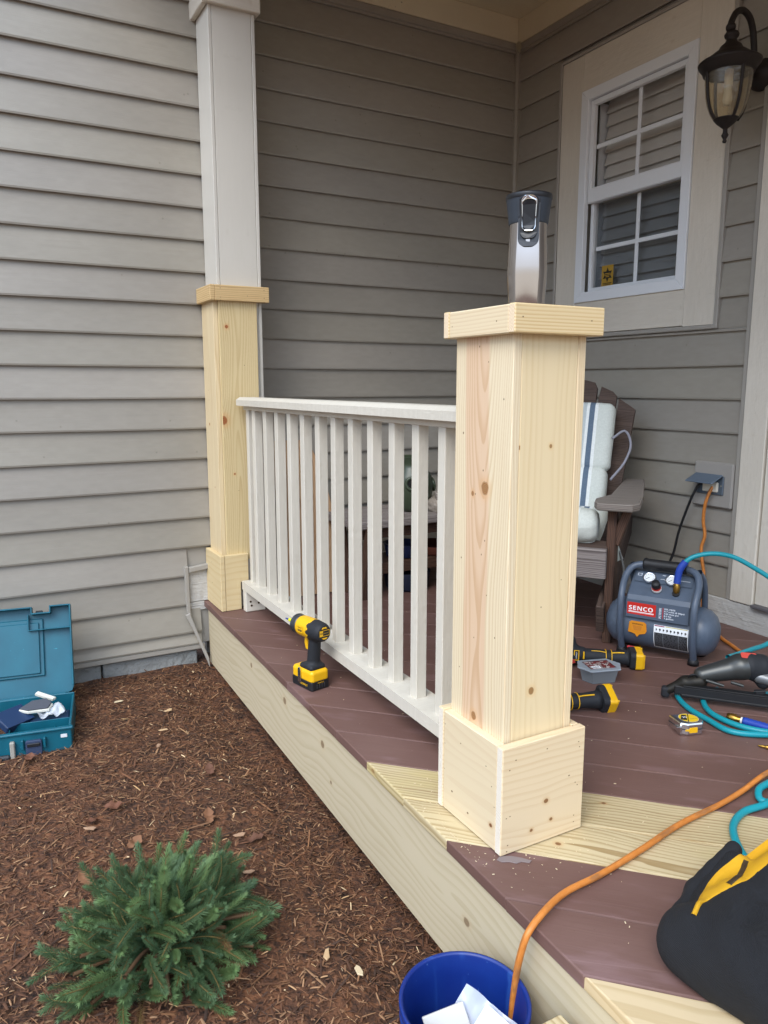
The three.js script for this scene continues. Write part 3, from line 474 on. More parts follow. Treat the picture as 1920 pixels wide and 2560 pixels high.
// ---------------------------------------------------------------- railing
{
  const rail = thing('porch_railing', 'off white wooden railing between the column and the new pine post', 'railing', [0, 0, 0]);
  const z0 = -2.985, z1 = -1.312, L = z1 - z0, zm = (z0 + z1) / 2;
  const top = extr([[-0.046, -0.0165], [0.046, -0.0165], [0.046, 0.006], [0.03, 0.0165], [-0.03, 0.0165], [-0.046, 0.006]], L, 0.003); part('top_rail', top, railPaint[0], rail, [1.016, 0.870, zm]);
  part('rail_fillet', cbox(0.036, 0.018, L - 0.01, { g: 'z' }), railPaint[1], rail, [1.016, 0.8445, zm]);
  const bot = extr([[-0.045, -0.0175], [0.045, -0.0175], [0.045, 0.0175], [-0.045, 0.0175]], L + 0.002, 0.004); part('bottom_rail', bot, railPaint[2], rail, [1.0165, 0.0985, zm], [Math.atan2(0.022, L) * 1, 0, 0]);
  slab('support_block', 0.972, 1.058, 0.0015, 0.0925, -2.975, -2.94, railPaint[0], rail, { g: 'x', c: 0.003 });
  for (const [a, b] of [[1.0, 0.045], [1.004, 0.028], [1.035, 0.036]]) part('screw_head', cyl(0.0045, 0.0045, 0.003, 10), mat(0x4a3a28, 0.5, { metalness: 0.6 }), rail, [a - 0.008, b, -2.9395], [PI / 2, 0, 0]);
  const bal = [];
  for (let k = 0; k < 12; k++) bal.push(-1.5097 - 0.1222 * k - 0.016);
  bal.push(-2.942);
  const q = rng(5);
  bal.forEach((z, k) => { const yb = 0.117 - 0.022 * (z - z0) / L - 0.002; part('baluster', cbox(0.0325, 0.853 - yb, k === 12 ? 0.028 : 0.0315, { g: 'y', c: 0.002, uo: k * 0.37, vo: k * 0.11 }), railPaint[k % 3], rail, [1.0165 + (q() - 0.5) * 0.002, (0.853 + yb) / 2, z + (q() - 0.5) * 0.003], [(q() - 0.5) * 0.004, (q() - 0.5) * 0.05, (q() - 0.5) * 0.003]); });
}

// ---------------------------------------------------------------- travel mug on the post
{
  const mug = thing('travel_mug', 'brushed steel travel mug with grey collar and black lid', 'mug', [0.99, 1.0796, -1.212]);
  const prof = [[0, 0], [0.0338, 0], [0.0352, 0.003], [0.0368, 0.03], [0.0388, 0.062], [0.0390, 0.08], [0.0378, 0.108], [0.0362, 0.138], [0.0358, 0.158], [0.0364, 0.168]];
  const collar = [[0.0362, 0.160], [0.0378, 0.1615], [0.0388, 0.172], [0.0412, 0.190], [0.0432, 0.204], [0.0436, 0.2045]], rim = [[0.0424, 0.2035], [0.0442, 0.205], [0.0447, 0.211], [0.0436, 0.2142], [0.04, 0.2142], [0.038, 0.209], [0, 0.209]];
  const steel = phys(0xb2aba6, 0.1, { metalness: 1, anisotropy: 0.35, anisotropyRotation: PI / 2 });
  part('body', lathe(prof, 64), steel, mug);
  part('collar', lathe(collar, 64), mat(0x2c333c, 0.55), mug);
  part('lid', lathe(rim, 64), mat(0x16181c, 0.45), mug);
  const rAt = (y) => { const P = [...prof.slice(2), ...collar.slice(1), [0.0446, 0.214]]; for (let i = 0; i < P.length - 1; i++) if (y <= P[i + 1][1]) return mix(P[i][0], P[i + 1][0], sat((y - P[i][1]) / (P[i + 1][1] - P[i][1] || 1))); return 0.0446; };
  const wrap = (pts, yc, lift, dep, holes) => { let g = extr(pts, dep, 0.0007, 1, holes); const p = g.attributes.position; for (let i = 0; i < p.count; i++) { const y = p.getY(i) + yc, r = Math.max(rAt(y), 0.0374) + lift + p.getZ(i), a = p.getX(i) / 0.041; p.setXYZ(i, Math.sin(a) * r, y, Math.cos(a) * r); } g.computeVertexNormals(); return g; };
  const turn = -PI / 2 - 0.62 + PI / 2 - 0.05;                                    // panel faces the camera
  const dense = (w, h, r) => { const o = [], q = rrect(w, h, r, 8); q.forEach((a, i) => { const b = q[(i + 1) % q.length], n = Math.max(1, Math.round(Math.hypot(b[0] - a[0], b[1] - a[1]) / 0.004)); for (let k = 0; k < n; k++) o.push([mix(a[0], b[0], k / n), mix(a[1], b[1], k / n)]); }); return o; };
  const face = sub('button_panel', mug, [0, 0, 0], [0, turn, 0]);
  part('surround', wrap(dense(0.042, 0.092, 0.016), 0.160, 0.0016, 0.004), mat(0x2a3038, 0.55), face);
  part('bezel', wrap(dense(0.0345, 0.078, 0.013), 0.168, 0.0022, 0.0025), mat(0x14161a, 0.4), face);
  part('chrome_ring', wrap(dense(0.0262, 0.064, 0.0105), 0.1735, 0.004, 0.003, [dense(0.0224, 0.0555, 0.009).map(([x, y]) => [x, y - 0.003]).reverse()]), chrome, face);
  part('button', wrap(dense(0.0216, 0.0525, 0.0085), 0.1705, 0.0042, 0.0024), mat(0x15181d, 0.35), face);
}

// ---------------------------------------------------------------- cordless tools
const label = (w, h, draw, rough = 0.5) => mat(0xffffff, rough, { map: canvasTex(w, h, draw) });
const brandYellow = '#e9b414';
{
  // local x = where the bit points, y up, z to its right
  const drill = thing('cordless_drill', 'yellow and black cordless drill standing on its battery by the railing', 'drill', [0.900, 0.0005, -2.098], Math.atan2(0.975, -0.22));
  const s = 0.96; drill.scale.set(s, s, s);
  const bat = sub('battery', drill);
  part('battery_base', geoAt(extr(rrect(0.112, 0.072, 0.008), 0.03, 0.003), [0.006, 0.015, 0], [PI / 2, 0, 0]), black, bat);
  for (let i = 0; i < 4; i++) part('vent_rib', cbox(0.003, 0.014, 0.003), mat(0x2a2b2e, 0.4), bat, [-0.0505, 0.014, -0.015 + i * 0.01]);
  part('battery_top', blob((x, y, z) => Math.max(rbox([x, y, z], [0.006, 0.044, 0], [0.0555, 0.022, 0.0355], 0.012), 0.0295 - y), [-0.06, 0.02, -0.045], [0.07, 0.08, 0.045], 0.0025), yellow, bat);
  part('belt_hook', extr([[0, 0], [0.018, 0], [0.018, 0.045], [0.012, 0.05], [0.004, 0.046]], 0.003, 0.0008), chrome, bat, [0.004, 0.018, -0.0385]);
  const batTxt = label(256, 96, (g, W, H) => { g.fillStyle = '#141417'; g.fillRect(0, 0, W, H); g.fillStyle = brandYellow; g.font = 'bold 54px sans-serif'; g.textAlign = 'center'; g.fillText('DEWALT', W / 2, 66); });
  part('battery_label', new THREE.PlaneGeometry(0.05, 0.017), batTxt, bat, [-0.006, 0.0155, -0.0363], [0, PI, 0]);
  part('battery_label', new THREE.PlaneGeometry(0.03, 0.009), batTxt, bat, [-0.0502, 0.0245, 0.0], [0, -PI / 2, 0]);
  part('grip', blob((x, y, z) => { const p = [x, y, z]; let d = cap3([x, y, z * 0.92], [-0.012, 0.082, 0], [-0.022, 0.168, 0], 0.0205, 0.019); d = smin(d, rbox(p, [-0.006, 0.07, 0], [0.034, 0.01, 0.03], 0.009), 0.014); return smin(d, Math.max(cap3(p, [-0.052, 0.195, 0], [-0.02, 0.195, 0], 0.032, 0.0345), -0.073 - x), 0.008); }, [-0.1, 0.05, -0.045], [0.04, 0.24, 0.045], 0.0028), rubber, drill);
  part('motor_housing', blob((x, y, z) => { const d = cap3([x, y, z], [-0.02, 0.195, 0], [0.034, 0.195, 0], 0.0345, 0.0335); return Math.max(d, -0.022 - x + 0.006 * Math.sin(y * 300), x - 0.046); }, [-0.05, 0.15, -0.045], [0.06, 0.24, 0.045], 0.0026), yellow, drill);
  part('chuck', geoAt(lathe([[0, 0], [0.0315, 0], [0.0325, 0.006], [0.031, 0.02], [0.033, 0.022], [0.033, 0.027], [0.024, 0.034], [0.011, 0.036], [0, 0.036]], 32), [0.044, 0.195, 0], [0, 0, -PI / 2]), mat(0x55585e, 0.35, { metalness: 0.7 }), drill);
  part('trigger', extr([[0, 0], [0.012, 0.004], [0.014, -0.018], [0.007, -0.036], [-0.004, -0.036]], 0.016, 0.002), yellow, drill, [0.012, 0.158, 0]);
  const bit = sub('driver_bit', drill, [0.08, 0.195, 0], [0, 0, -PI / 2]);
  part('shank', cyl(0.0042, 0.0042, 0.012, 6), chrome, bit, [0, 0.006, 0]); part('sleeve', cyl(0.0068, 0.006, 0.028, 14), mat(0xd9dc22, 0.4), bit, [0, 0.026, 0]); part('tip', cyl(0.0046, 0.0018, 0.022, 8), mat(0x1d3f9c, 0.35, { metalness: 0.4 }), bit, [0, 0.051, 0]);
  const side = label(256, 160, (g, W, H) => { g.fillStyle = brandYellow; g.fillRect(0, 0, W, H); g.fillStyle = '#17150f'; g.font = 'bold 44px sans-serif'; g.textAlign = 'center'; g.fillText('DEWALT', W / 2, 58); g.fillRect(40, 84, 176, 50); g.fillStyle = '#b98e2a'; g.fillRect(48, 92, 160, 8); g.fillRect(48, 108, 120, 8); });
  part('side_label', new THREE.PlaneGeometry(0.032, 0.022), side, drill, [0.013, 0.196, -0.0352], [0, PI, 0]);
  const rear = label(320, 160, (g, W, H) => { g.fillStyle = '#18191c'; g.fillRect(0, 0, W, H); g.strokeStyle = brandYellow; g.lineWidth = 12; g.strokeRect(14, 14, W - 28, H - 28); g.fillStyle = brandYellow; g.fillRect(20, 20, 92, H - 40); g.fillStyle = '#18191c'; g.font = 'bold 66px sans-serif'; g.fillText('XR', 24, 104); g.fillStyle = '#c9a23a'; g.font = 'bold 27px sans-serif'; g.fillText('BRUSHLESS', 128, 92); });
  part('rear_label', new THREE.PlaneGeometry(0.041, 0.0215), rear, drill, [-0.0742, 0.196, 0], [0, -PI / 2, 0]);
  for (const y of [0.2125, 0.1785]) part('rear_vent', extr([[-0.011, -0.002], [0.011, -0.002], [0.005, 0.003], [-0.005, 0.003]], 0.002, 0.0004), yellow, drill, [-0.0738, y, 0], [0, -PI / 2, y > 0.2 ? 0 : PI]);
}
// a bare tool lying on the deck: rubber grip with yellow piping and the yellow battery foot without its battery; foot at +x
function bareTool(name, text, pos, turn, roll, long) {
  const t = thing(name, text, 'power tool', pos, turn), L = long;
  part('grip', geoAt(lathe([[0, 0], [0.02, 0.001], [0.026, 0.012], [0.025, L * 0.4], [0.0225, L * 0.55], [0.0215, L * 0.75], [0.025, L * 0.92], [0.03, L], [0, L]], 28), [-L, 0, 0], [0, 0, -PI / 2]), rubber, t);
  for (const [x, r] of [[-L * 0.47, 0.0248], [-L * 0.36, 0.0232]]) part('piping', new THREE.TorusGeometry(r, 0.0014, 6, 28, PI * 1.15), yellow, t, [x, 0, 0], [0.4 + roll, PI / 2, 0]);
  part('piping', tube([[-L * 0.47, 0.02, 0.0145], [-L * 0.6, 0.0225, 0.012], [-L * 0.75, 0.023, 0.0125]], 0.0014, 12, 6), yellow, t);
  part('piping', tube([[-L * 0.36, 0.019, 0.0135], [-L * 0.25, 0.02, 0.012], [-L * 0.12, 0.021, 0.0135]], 0.0022, 12, 6), yellow, t);
  const ft = sub('battery_foot', t, [0, 0, 0], [roll, 0, 0]);
  part('foot_shell', extr(rrect(0.07, 0.06, 0.014), 0.022, 0.004), rubber, ft, [0.008, 0, 0], [0, PI / 2, 0]);
  part('foot_plate', extr(rrect(0.072, 0.058, 0.01), 0.024, 0.002, 2, [rrect(0.018, 0.036, 0.003).reverse()]), yellow, ft, [0.026, 0, 0], [0, PI / 2, 0]);
  part('slot_rail', cbox(0.006, 0.04, 0.006), black, ft, [0.022, 0, 0]); part('slot_rail', cbox(0.016, 0.05, 0.005), yellow, ft, [0.036, 0, 0.028]); part('slot_rail', cbox(0.016, 0.05, 0.005), yellow, ft, [0.036, 0, -0.028]);
  return t;
}
{
  bareTool('cordless_tool', 'bare black cordless tool with yellow battery foot in front of the screw tub', [1.56, 0.033, -1.522], Math.atan2(-0.33, 0.94), 0.5, 0.20);
  const b = bareTool('cordless_tool', 'bare cordless grinder with yellow trim lying beside the compressor', [1.893, 0.034, -1.722], Math.atan2(-0.60, 0.8), 0.1, 0.17);
  part('gear_head', blob((x, y, z) => smin(cap3([x, y, z], [-0.19, 0.0, 0], [-0.16, 0.004, 0], 0.033, 0.027), cap3([x, y, z], [-0.2, 0.012, 0.0], [-0.2, 0.05, 0], 0.03, 0.022), 0.02), [-0.25, -0.04, -0.05], [-0.12, 0.08, 0.05], 0.0035), rubber, b);
  const badge = label(160, 320, (g, W, H) => { g.fillStyle = '#17181b'; g.fillRect(0, 0, W, H); g.strokeStyle = brandYellow; g.lineWidth = 22; g.strokeRect(14, 14, W - 28, H - 28); g.save(); g.translate(W / 2, H / 2); g.rotate(-PI / 2); g.fillStyle = '#d9d9d9'; g.font = 'bold 52px sans-serif'; g.textAlign = 'center'; g.fillText('DEWALT', 0, 18); g.restore(); });
  part('badge', new THREE.PlaneGeometry(0.018, 0.036), badge, b, [-0.178, 0.012, 0.0335], [0, 0, 0]);
  for (const dx of [-0.024, 0.024]) part('vent_trim', extr(rrect(0.005, 0.026, 0.0024), 0.004, 0.001), yellow, b, [-0.178 + dx, 0.012, 0.03]);
  part('guard_lever', extr([[0, 0], [0.035, 0.012], [0.03, 0.024], [0.008, 0.02]], 0.006, 0.001), mat(0xb23a30, 0.45), b, [-0.215, -0.025, 0.034]);
}

// ---------------------------------------------------------------- tub of screws
{
  const t = thing('screw_tub', 'clear plastic tub of screws with a dark red printed lid', 'tub', [1.726, 0.0005, -1.695], -0.30);
  const clear = phys(0xc9d2d8, 0.18, { transmission: 0.75, thickness: 0, ior: 1.45, opacity: 1 });
  const body = (w, d, h, k) => { const o = [[-w / 2 + k, -d / 2], [w / 2 - k, -d / 2], [w / 2, 0], [w / 2 - k, d / 2], [-w / 2 + k, d / 2], [-w / 2, 0]]; return extr(o, h, 0.002); };
  const tub = geoAt(body(0.132, 0.088, 0.044, 0.022), [0, 0.022, 0], [PI / 2, 0, 0]); { const p = tub.attributes.position; for (let i = 0; i < p.count; i++) { const f = 0.84 + 0.16 * p.getY(i) / 0.044; p.setX(i, p.getX(i) * f); p.setZ(i, p.getZ(i) * f); } tub.computeVertexNormals(); }
  part('tub_body', tub, clear, t);
  part('tub_rim', geoAt(extr([[-0.05, -0.05], [0.05, -0.05], [0.074, 0], [0.05, 0.05], [-0.05, 0.05], [-0.074, 0]], 0.005, 0.0015), [0, 0.0465, 0], [PI / 2, 0, 0]), phys(0xb8c2ca, 0.3, { transmission: 0.4, thickness: 0 }), t);
  const q = rng(31), bits = []; for (let i = 0; i < 70; i++) bits.push(geoAt(cyl(0.0016, 0.0018, 0.034, 5), [(q() - 0.5) * 0.075, 0.004 + q() * 0.034, (q() - 0.5) * 0.048], [PI / 2 + (q() - 0.5) * 0.9, 0, (q() - 0.5) * 2.6]));
  const scr = part('screws', merge(bits), mat(0x6e6a62, 0.4, { metalness: 0.8 }), t); scr.userData.kind = 'stuff';
  const lid = label(256, 192, (g, W, H) => { g.fillStyle = '#4a1c1e'; g.fillRect(0, 0, W, H); const q2 = rng(4); for (let y = 20; y < 180; y += 26) for (let x = 10; x < 230;) { const w = 10 + q2() * 34; g.fillStyle = ['#d8cfc8', '#b9aaa4', '#8e2f30'][Math.floor(q2() * 3)]; g.fillRect(x, y, w, 15); x += w + 8; } g.fillStyle = '#e9ebee'; g.fillRect(30, 118, 84, 64); g.fillStyle = '#222'; g.font = 'bold 34px sans-serif'; g.fillText('GRK', 36, 162); });
  part('printed_label', new THREE.PlaneGeometry(0.088, 0.066), lid, t, [0, 0.0497, 0], [-PI / 2, 0, 0]);
}

// ---------------------------------------------------------------- tape measure
{
  const t = thing('tape_measure', 'small chrome tape measure with yellow labels lying on the deck', 'tape measure', [1.672, 0.0005, -1.308], -0.30);
  const o = [[-0.036, -0.03], [0.018, -0.03], [0.036, -0.012], [0.036, 0.02], [0.024, 0.034], [-0.018, 0.034], [-0.034, 0.022]].map(([x, z]) => [x, -z]);
  part('case', geoAt(extr(o, 0.036, 0.005, 2), [0, 0.018, 0], [-PI / 2, 0, 0]), chrome, t);
  part('seam_band', geoAt(extr(o.map(([x, y]) => [x * 1.012, y * 1.012]), 0.004, 0.001), [0, 0.018, 0], [-PI / 2, 0, 0]), mat(0x55575a, 0.4, { metalness: 0.8 }), t);
  const badge = label(256, 256, (g, W, H) => { g.fillStyle = '#c9ccd0'; g.fillRect(0, 0, W, H); g.fillStyle = '#e2bd1c'; g.beginPath(); g.ellipse(128, 128, 124, 124, 0, 0, 7); g.fill(); g.save(); g.beginPath(); g.ellipse(128, 128, 124, 124, 0, 0, 7); g.clip(); g.fillStyle = '#17150f'; g.beginPath(); g.moveTo(0, 150); g.lineTo(90, 20); g.lineTo(150, 40); g.lineTo(70, 190); g.fill(); g.lineWidth = 12; g.strokeStyle = '#17150f'; g.beginPath(); g.moveTo(60, 236); g.lineTo(188, 16); g.stroke(); g.fillStyle = '#e8e8e8'; g.font = 'bold 62px sans-serif'; g.fillText('25', 54, 120); g.fillStyle = '#5a4a10'; g.font = 'bold 20px sans-serif'; g.fillText('POWERLOCK', 124, 170); g.restore(); });
  part('round_badge', new THREE.CircleGeometry(0.0265, 32), badge, t, [0.003, 0.0363, 0.001], [-PI / 2, 0, 0]);
  part('front_label', extr(rrect(0.024, 0.015, 0.0015), 0.0012, 0.0003), yellow, t, [-0.002, 0.016, -0.0306 + 0.065], [0, 0, 0]);
  part('lock_tab', extr([[0, -0.002], [0.012, -0.003], [0.012, 0.003], [0, 0.002]], 0.002, 0.0004), yellow, t, [-0.026, 0.017, 0.0335], [0, -0.15, 0]);
  part('hook', extr([[0, 0], [0.004, 0], [0.004, 0.022], [-0.012, 0.024], [-0.012, 0.02], [0, 0.018]], 0.016, 0.0006), chrome, t, [-0.038, 0.004, 0.022]);
}

// ---------------------------------------------------------------- air compressor
const teal = mat(0x0f8f9c, 0.42), hoseBlue = mat(0x1b3f9e, 0.5);
{
  const c = thing('air_compressor', 'blue grey portable air compressor with black handle grip by the wall', 'compressor', [2.09, 0, -1.765], Math.atan2(-0.885, 0.466));   // local x along the tank, z to the front
  const steelBlue = mat(0xffffff, 0.4, { map: tex(256, 256, 0.3, 0.3, (u, v) => { const d = (fbm(u * 30, v * 30, 4) - 0.5) * 14; return [80 + d, 92 + d, 108 + d]; }, { mirror: true }) });
  part('tank', geoAt(lathe([[0, -0.19], [0.03, -0.187], [0.058, -0.175], [0.077, -0.155], [0.083, -0.13], [0.083, 0.13], [0.077, 0.155], [0.058, 0.175], [0.03, 0.187], [0, 0.19]], 40), [0, 0.105, 0], [0, 0, PI / 2]), steelBlue, c);
  const sh = extr([[0.084, 0.145], [0.086, 0.205], [0.078, 0.222], [-0.01, 0.29], [-0.075, 0.29], [-0.09, 0.27], [-0.09, 0.14]].map(([z, y]) => [-z, y]), 0.212, 0.005, 3); sh.rotateY(PI / 2);
  part('shroud', sh, steelBlue, c);
  for (const x of [-0.112, 0.112]) { part('side_vent', cbox(0.012, 0.06, 0.05, { c: 0.004 }), black, c, [x * 0.98, 0.235, -0.04]); }
  part('roll_frame', tube([[-0.12, 0.012, 0.052], [-0.12, 0.1, 0.09], [-0.12, 0.21, 0.096], [-0.12, 0.28, 0.045], [-0.105, 0.307, 0.02], [-0.07, 0.317, 0.008], [0, 0.318, 0.005], [0.07, 0.317, 0.008], [0.105, 0.307, 0.02], [0.12, 0.28, 0.045], [0.12, 0.21, 0.096], [0.12, 0.1, 0.09], [0.12, 0.012, 0.052]], 0.0115, 90, 12), steelBlue, c);
  part('roll_frame', tube([[-0.12, 0.012, -0.06], [-0.12, 0.15, -0.09], [-0.12, 0.27, -0.04], [-0.11, 0.31, 0.0]], 0.0105, 40, 10), steelBlue, c);
  part('roll_frame', tube([[0.12, 0.012, -0.06], [0.12, 0.15, -0.09], [0.12, 0.27, -0.04], [0.11, 0.31, 0.0]], 0.0105, 40, 10), steelBlue, c);
  for (const x of [-0.12, 0.12]) for (const z of [0.052, -0.06]) part('rubber_foot', lathe([[0, 0.0005], [0.019, 0.0005], [0.018, 0.012], [0.014, 0.024], [0, 0.024]], 16), black, c, [x, 0, z]);
  part('handle_grip', geoAt(lathe([[0, -0.072], [0.019, -0.072], [0.0215, -0.066], [0.019, -0.058], [0.019, 0.058], [0.0215, 0.066], [0.019, 0.072], [0, 0.072]], 20), [0, 0.318, 0.005], [0, 0, PI / 2]), black, c);
  // controls on the sloping panel
  const pn = sub('control_panel', c, [0, 0.2585, 0.037], [-0.92, 0, 0]);                 // local z out of the panel, y up the slope
  const dial = label(128, 128, (g, W) => { g.fillStyle = '#e4e8ea'; g.beginPath(); g.arc(64, 64, 64, 0, 7); g.fill(); g.strokeStyle = '#333'; g.lineWidth = 4; for (let i = 0; i < 11; i++) { const a = 2.4 + i * 0.45; g.beginPath(); g.moveTo(64 + 44 * Math.cos(a), 64 + 44 * Math.sin(a)); g.lineTo(64 + 55 * Math.cos(a), 64 + 55 * Math.sin(a)); g.stroke(); } g.strokeStyle = '#222'; g.lineWidth = 6; g.beginPath(); g.moveTo(64, 64); g.lineTo(30, 92); g.stroke(); });
  for (const x of [-0.045, 0.03]) { part('gauge', geoAt(lathe([[0, 0], [0.0205, 0], [0.0215, 0.004], [0.021, 0.01], [0.019, 0.0105], [0.0185, 0.008], [0, 0.008]], 28), [0, 0, 0], [PI / 2, 0, 0]), chrome, pn, [x, 0.018, 0.0008]); part('gauge_dial', new THREE.CircleGeometry(0.0185, 28), dial, pn, [x, 0.018, 0.0095]); }
  part('regulator_ring', geoAt(cyl(0.0165, 0.0165, 0.008, 24), [0, 0, 0], [PI / 2, 0, 0]), mat(0xd9d9d6, 0.4), pn, [-0.012, -0.024, 0.005]);
  part('regulator_ring', geoAt(cyl(0.0155, 0.0155, 0.006, 24), [0, 0, 0], [PI / 2, 0, 0]), mat(0xc9352a, 0.4), pn, [-0.012, -0.024, 0.012]);
  part('regulator_knob', geoAt(lathe([[0, 0], [0.0145, 0], [0.0145, 0.016], [0.0125, 0.024], [0, 0.025]], 20), [0, 0, 0], [PI / 2, 0, 0]), black, pn, [-0.012, -0.024, 0.014]);
  const ink = label(512, 128, (g, W, H) => { g.fillStyle = '#505c6c'; g.fillRect(0, 0, W, H); g.strokeStyle = '#d8dee6'; g.fillStyle = '#d8dee6'; g.lineWidth = 5; g.strokeRect(20, 30, 34, 26); g.fillRect(360, 60, 130, 4); g.beginPath(); g.arc(250, 110, 40, 4.2, 6.1); g.stroke(); g.font = 'bold 20px sans-serif'; g.fillText('PSI', 238, 30); });
  part('panel_print', new THREE.PlaneGeometry(0.19, 0.047), ink, pn, [0, 0.026, 0.0006]);
  part('port', geoAt(cyl(0.012, 0.012, 0.004, 16), [0, 0, 0], [PI / 2, 0, 0]), black, pn, [0.052, -0.03, 0.001]);
  part('coupler', geoAt(lathe([[0, 0], [0.009, 0], [0.009, 0.01], [0.0115, 0.012], [0.0115, 0.03], [0.009, 0.033], [0.008, 0.046], [0, 0.046]], 12), [0, 0, 0], [0, 0, 0]), brass, c, [0.052, 0.236, 0.056]);
  // prints on the front
  const front = label(1024, 384, (g, W, H) => {
    g.fillStyle = '#505c6c'; g.fillRect(0, 0, W, H); g.fillStyle = '#c62a22'; g.fillRect(20, 60, 480, 260); g.fillStyle = '#f2f2f2'; g.font = 'bold 128px sans-serif'; g.textAlign = 'left'; g.fillText('SENCO', 42, 226, 430); g.fillRect(46, 250, 420, 16); g.fillRect(46, 272, 420, 7);
    g.save(); g.translate(590, 330); g.rotate(-PI / 2); g.font = 'bold 54px sans-serif'; g.fillStyle = '#dfe5ec'; g.fillText('PC1010N', 0, 0, 240); g.restore(); g.fillStyle = '#c62a22'; g.fillRect(610, 90, 10, 240);
    g.fillStyle = '#dfe5ec'; g.font = 'bold 42px sans-serif'; ['OIL-FREE', '0.7 scfm @ 90psi', '135 max psi', '0.5 hp', '1 gallon'].forEach((t, i) => g.fillText(t, 634, 126 + i * 50, 360));
  }, 0.35);
  part('name_plate', new THREE.PlaneGeometry(0.205, 0.062), front, c, [0, 0.177, 0.0925]);
  const tankPrint = (x0, x1, y0, y1, m, n) => { const g = new THREE.PlaneGeometry(x1 - x0, y1 - y0, 1, 8), p = g.attributes.position; for (let i = 0; i < p.count; i++) { const y = p.getY(i) + (y0 + y1) / 2; p.setXYZ(i, p.getX(i) + (x0 + x1) / 2, y, Math.sqrt(0.0836 ** 2 - (y - 0.105) ** 2)); } g.computeVertexNormals(); return part(n, g, m, c); };
  tankPrint(-0.008, 0.104, 0.042, 0.128, label(512, 360, (g, W, H) => { g.fillStyle = '#e8ecef'; g.fillRect(0, 0, W, H); g.fillStyle = '#8e2a4a'; g.fillRect(8, 6, 150, 14); g.fillStyle = '#b9a94a'; g.fillRect(170, 6, 330, 10); g.fillStyle = '#1a1c20'; g.fillRect(10, 110, W - 20, H - 120); const q = rng(8); for (let i = 0; i < 9; i++) { g.beginPath(); g.arc(40 + i * 54, 62, 10 + q() * 8, 0, 5); g.fill(); g.fillRect(34 + i * 54, 70, 6, 20); } g.fillStyle = '#6a6e74'; for (let y = 126; y < H - 20; y += 14) for (let x = 20; x < W - 40;) { const w = 20 + q() * 70; g.fillRect(x, y, Math.min(w, W - 24 - x), 5); x += w + 12; } g.fillStyle = '#9aa0a6'; g.fillRect(140, 110, 4, 240); g.fillRect(370, 110, 4, 240); }), 'specification_label');
  const warn = extr([[-0.024, -0.012], [-0.022, 0.016], [-0.016, 0.02], [0.016, 0.02], [0.022, 0.016], [0.024, -0.004], [0.02, -0.011], [0.006, -0.015], [0, -0.023], [-0.006, -0.015], [-0.02, -0.012]], 0.0012, 0.0003);
  warn.scale(1.3, 1.3, 1); part('warning_sticker', warn, mat(0xd98a1c, 0.4), c, [-0.062, 0.104, 0.0842]);
  part('warning_print', new THREE.PlaneGeometry(0.044, 0.030), label(256, 180, (g, W, H) => { g.fillStyle = '#d98a1c'; g.fillRect(0, 0, W, H); g.fillStyle = '#2a1c0a'; g.font = 'bold 44px sans-serif'; g.textAlign = 'center'; g.fillText('WARNING', W / 2, 48, 240); g.fillStyle = '#a8642a'; for (let i = 0; i < 5; i++) g.fillRect(36 + i * 6, 72 + i * 20, W - 72 - i * 12, 9); }), c, [-0.062, 0.111, 0.0862]);
  part('drain_valve', merge([geoAt(cyl(0.009, 0.009, 0.02, 12), [-0.07, 0.024, 0.02]), geoAt(cyl(0.007, 0.007, 0.04, 12), [-0.07, 0.022, 0.05], [PI / 2, 0, 0])]), brass, c);
  part('drain_handle', cbox(0.03, 0.008, 0.01, { c: 0.003 }), mat(0xc4323a, 0.45), c, [-0.082, 0.03, 0.072]);
}
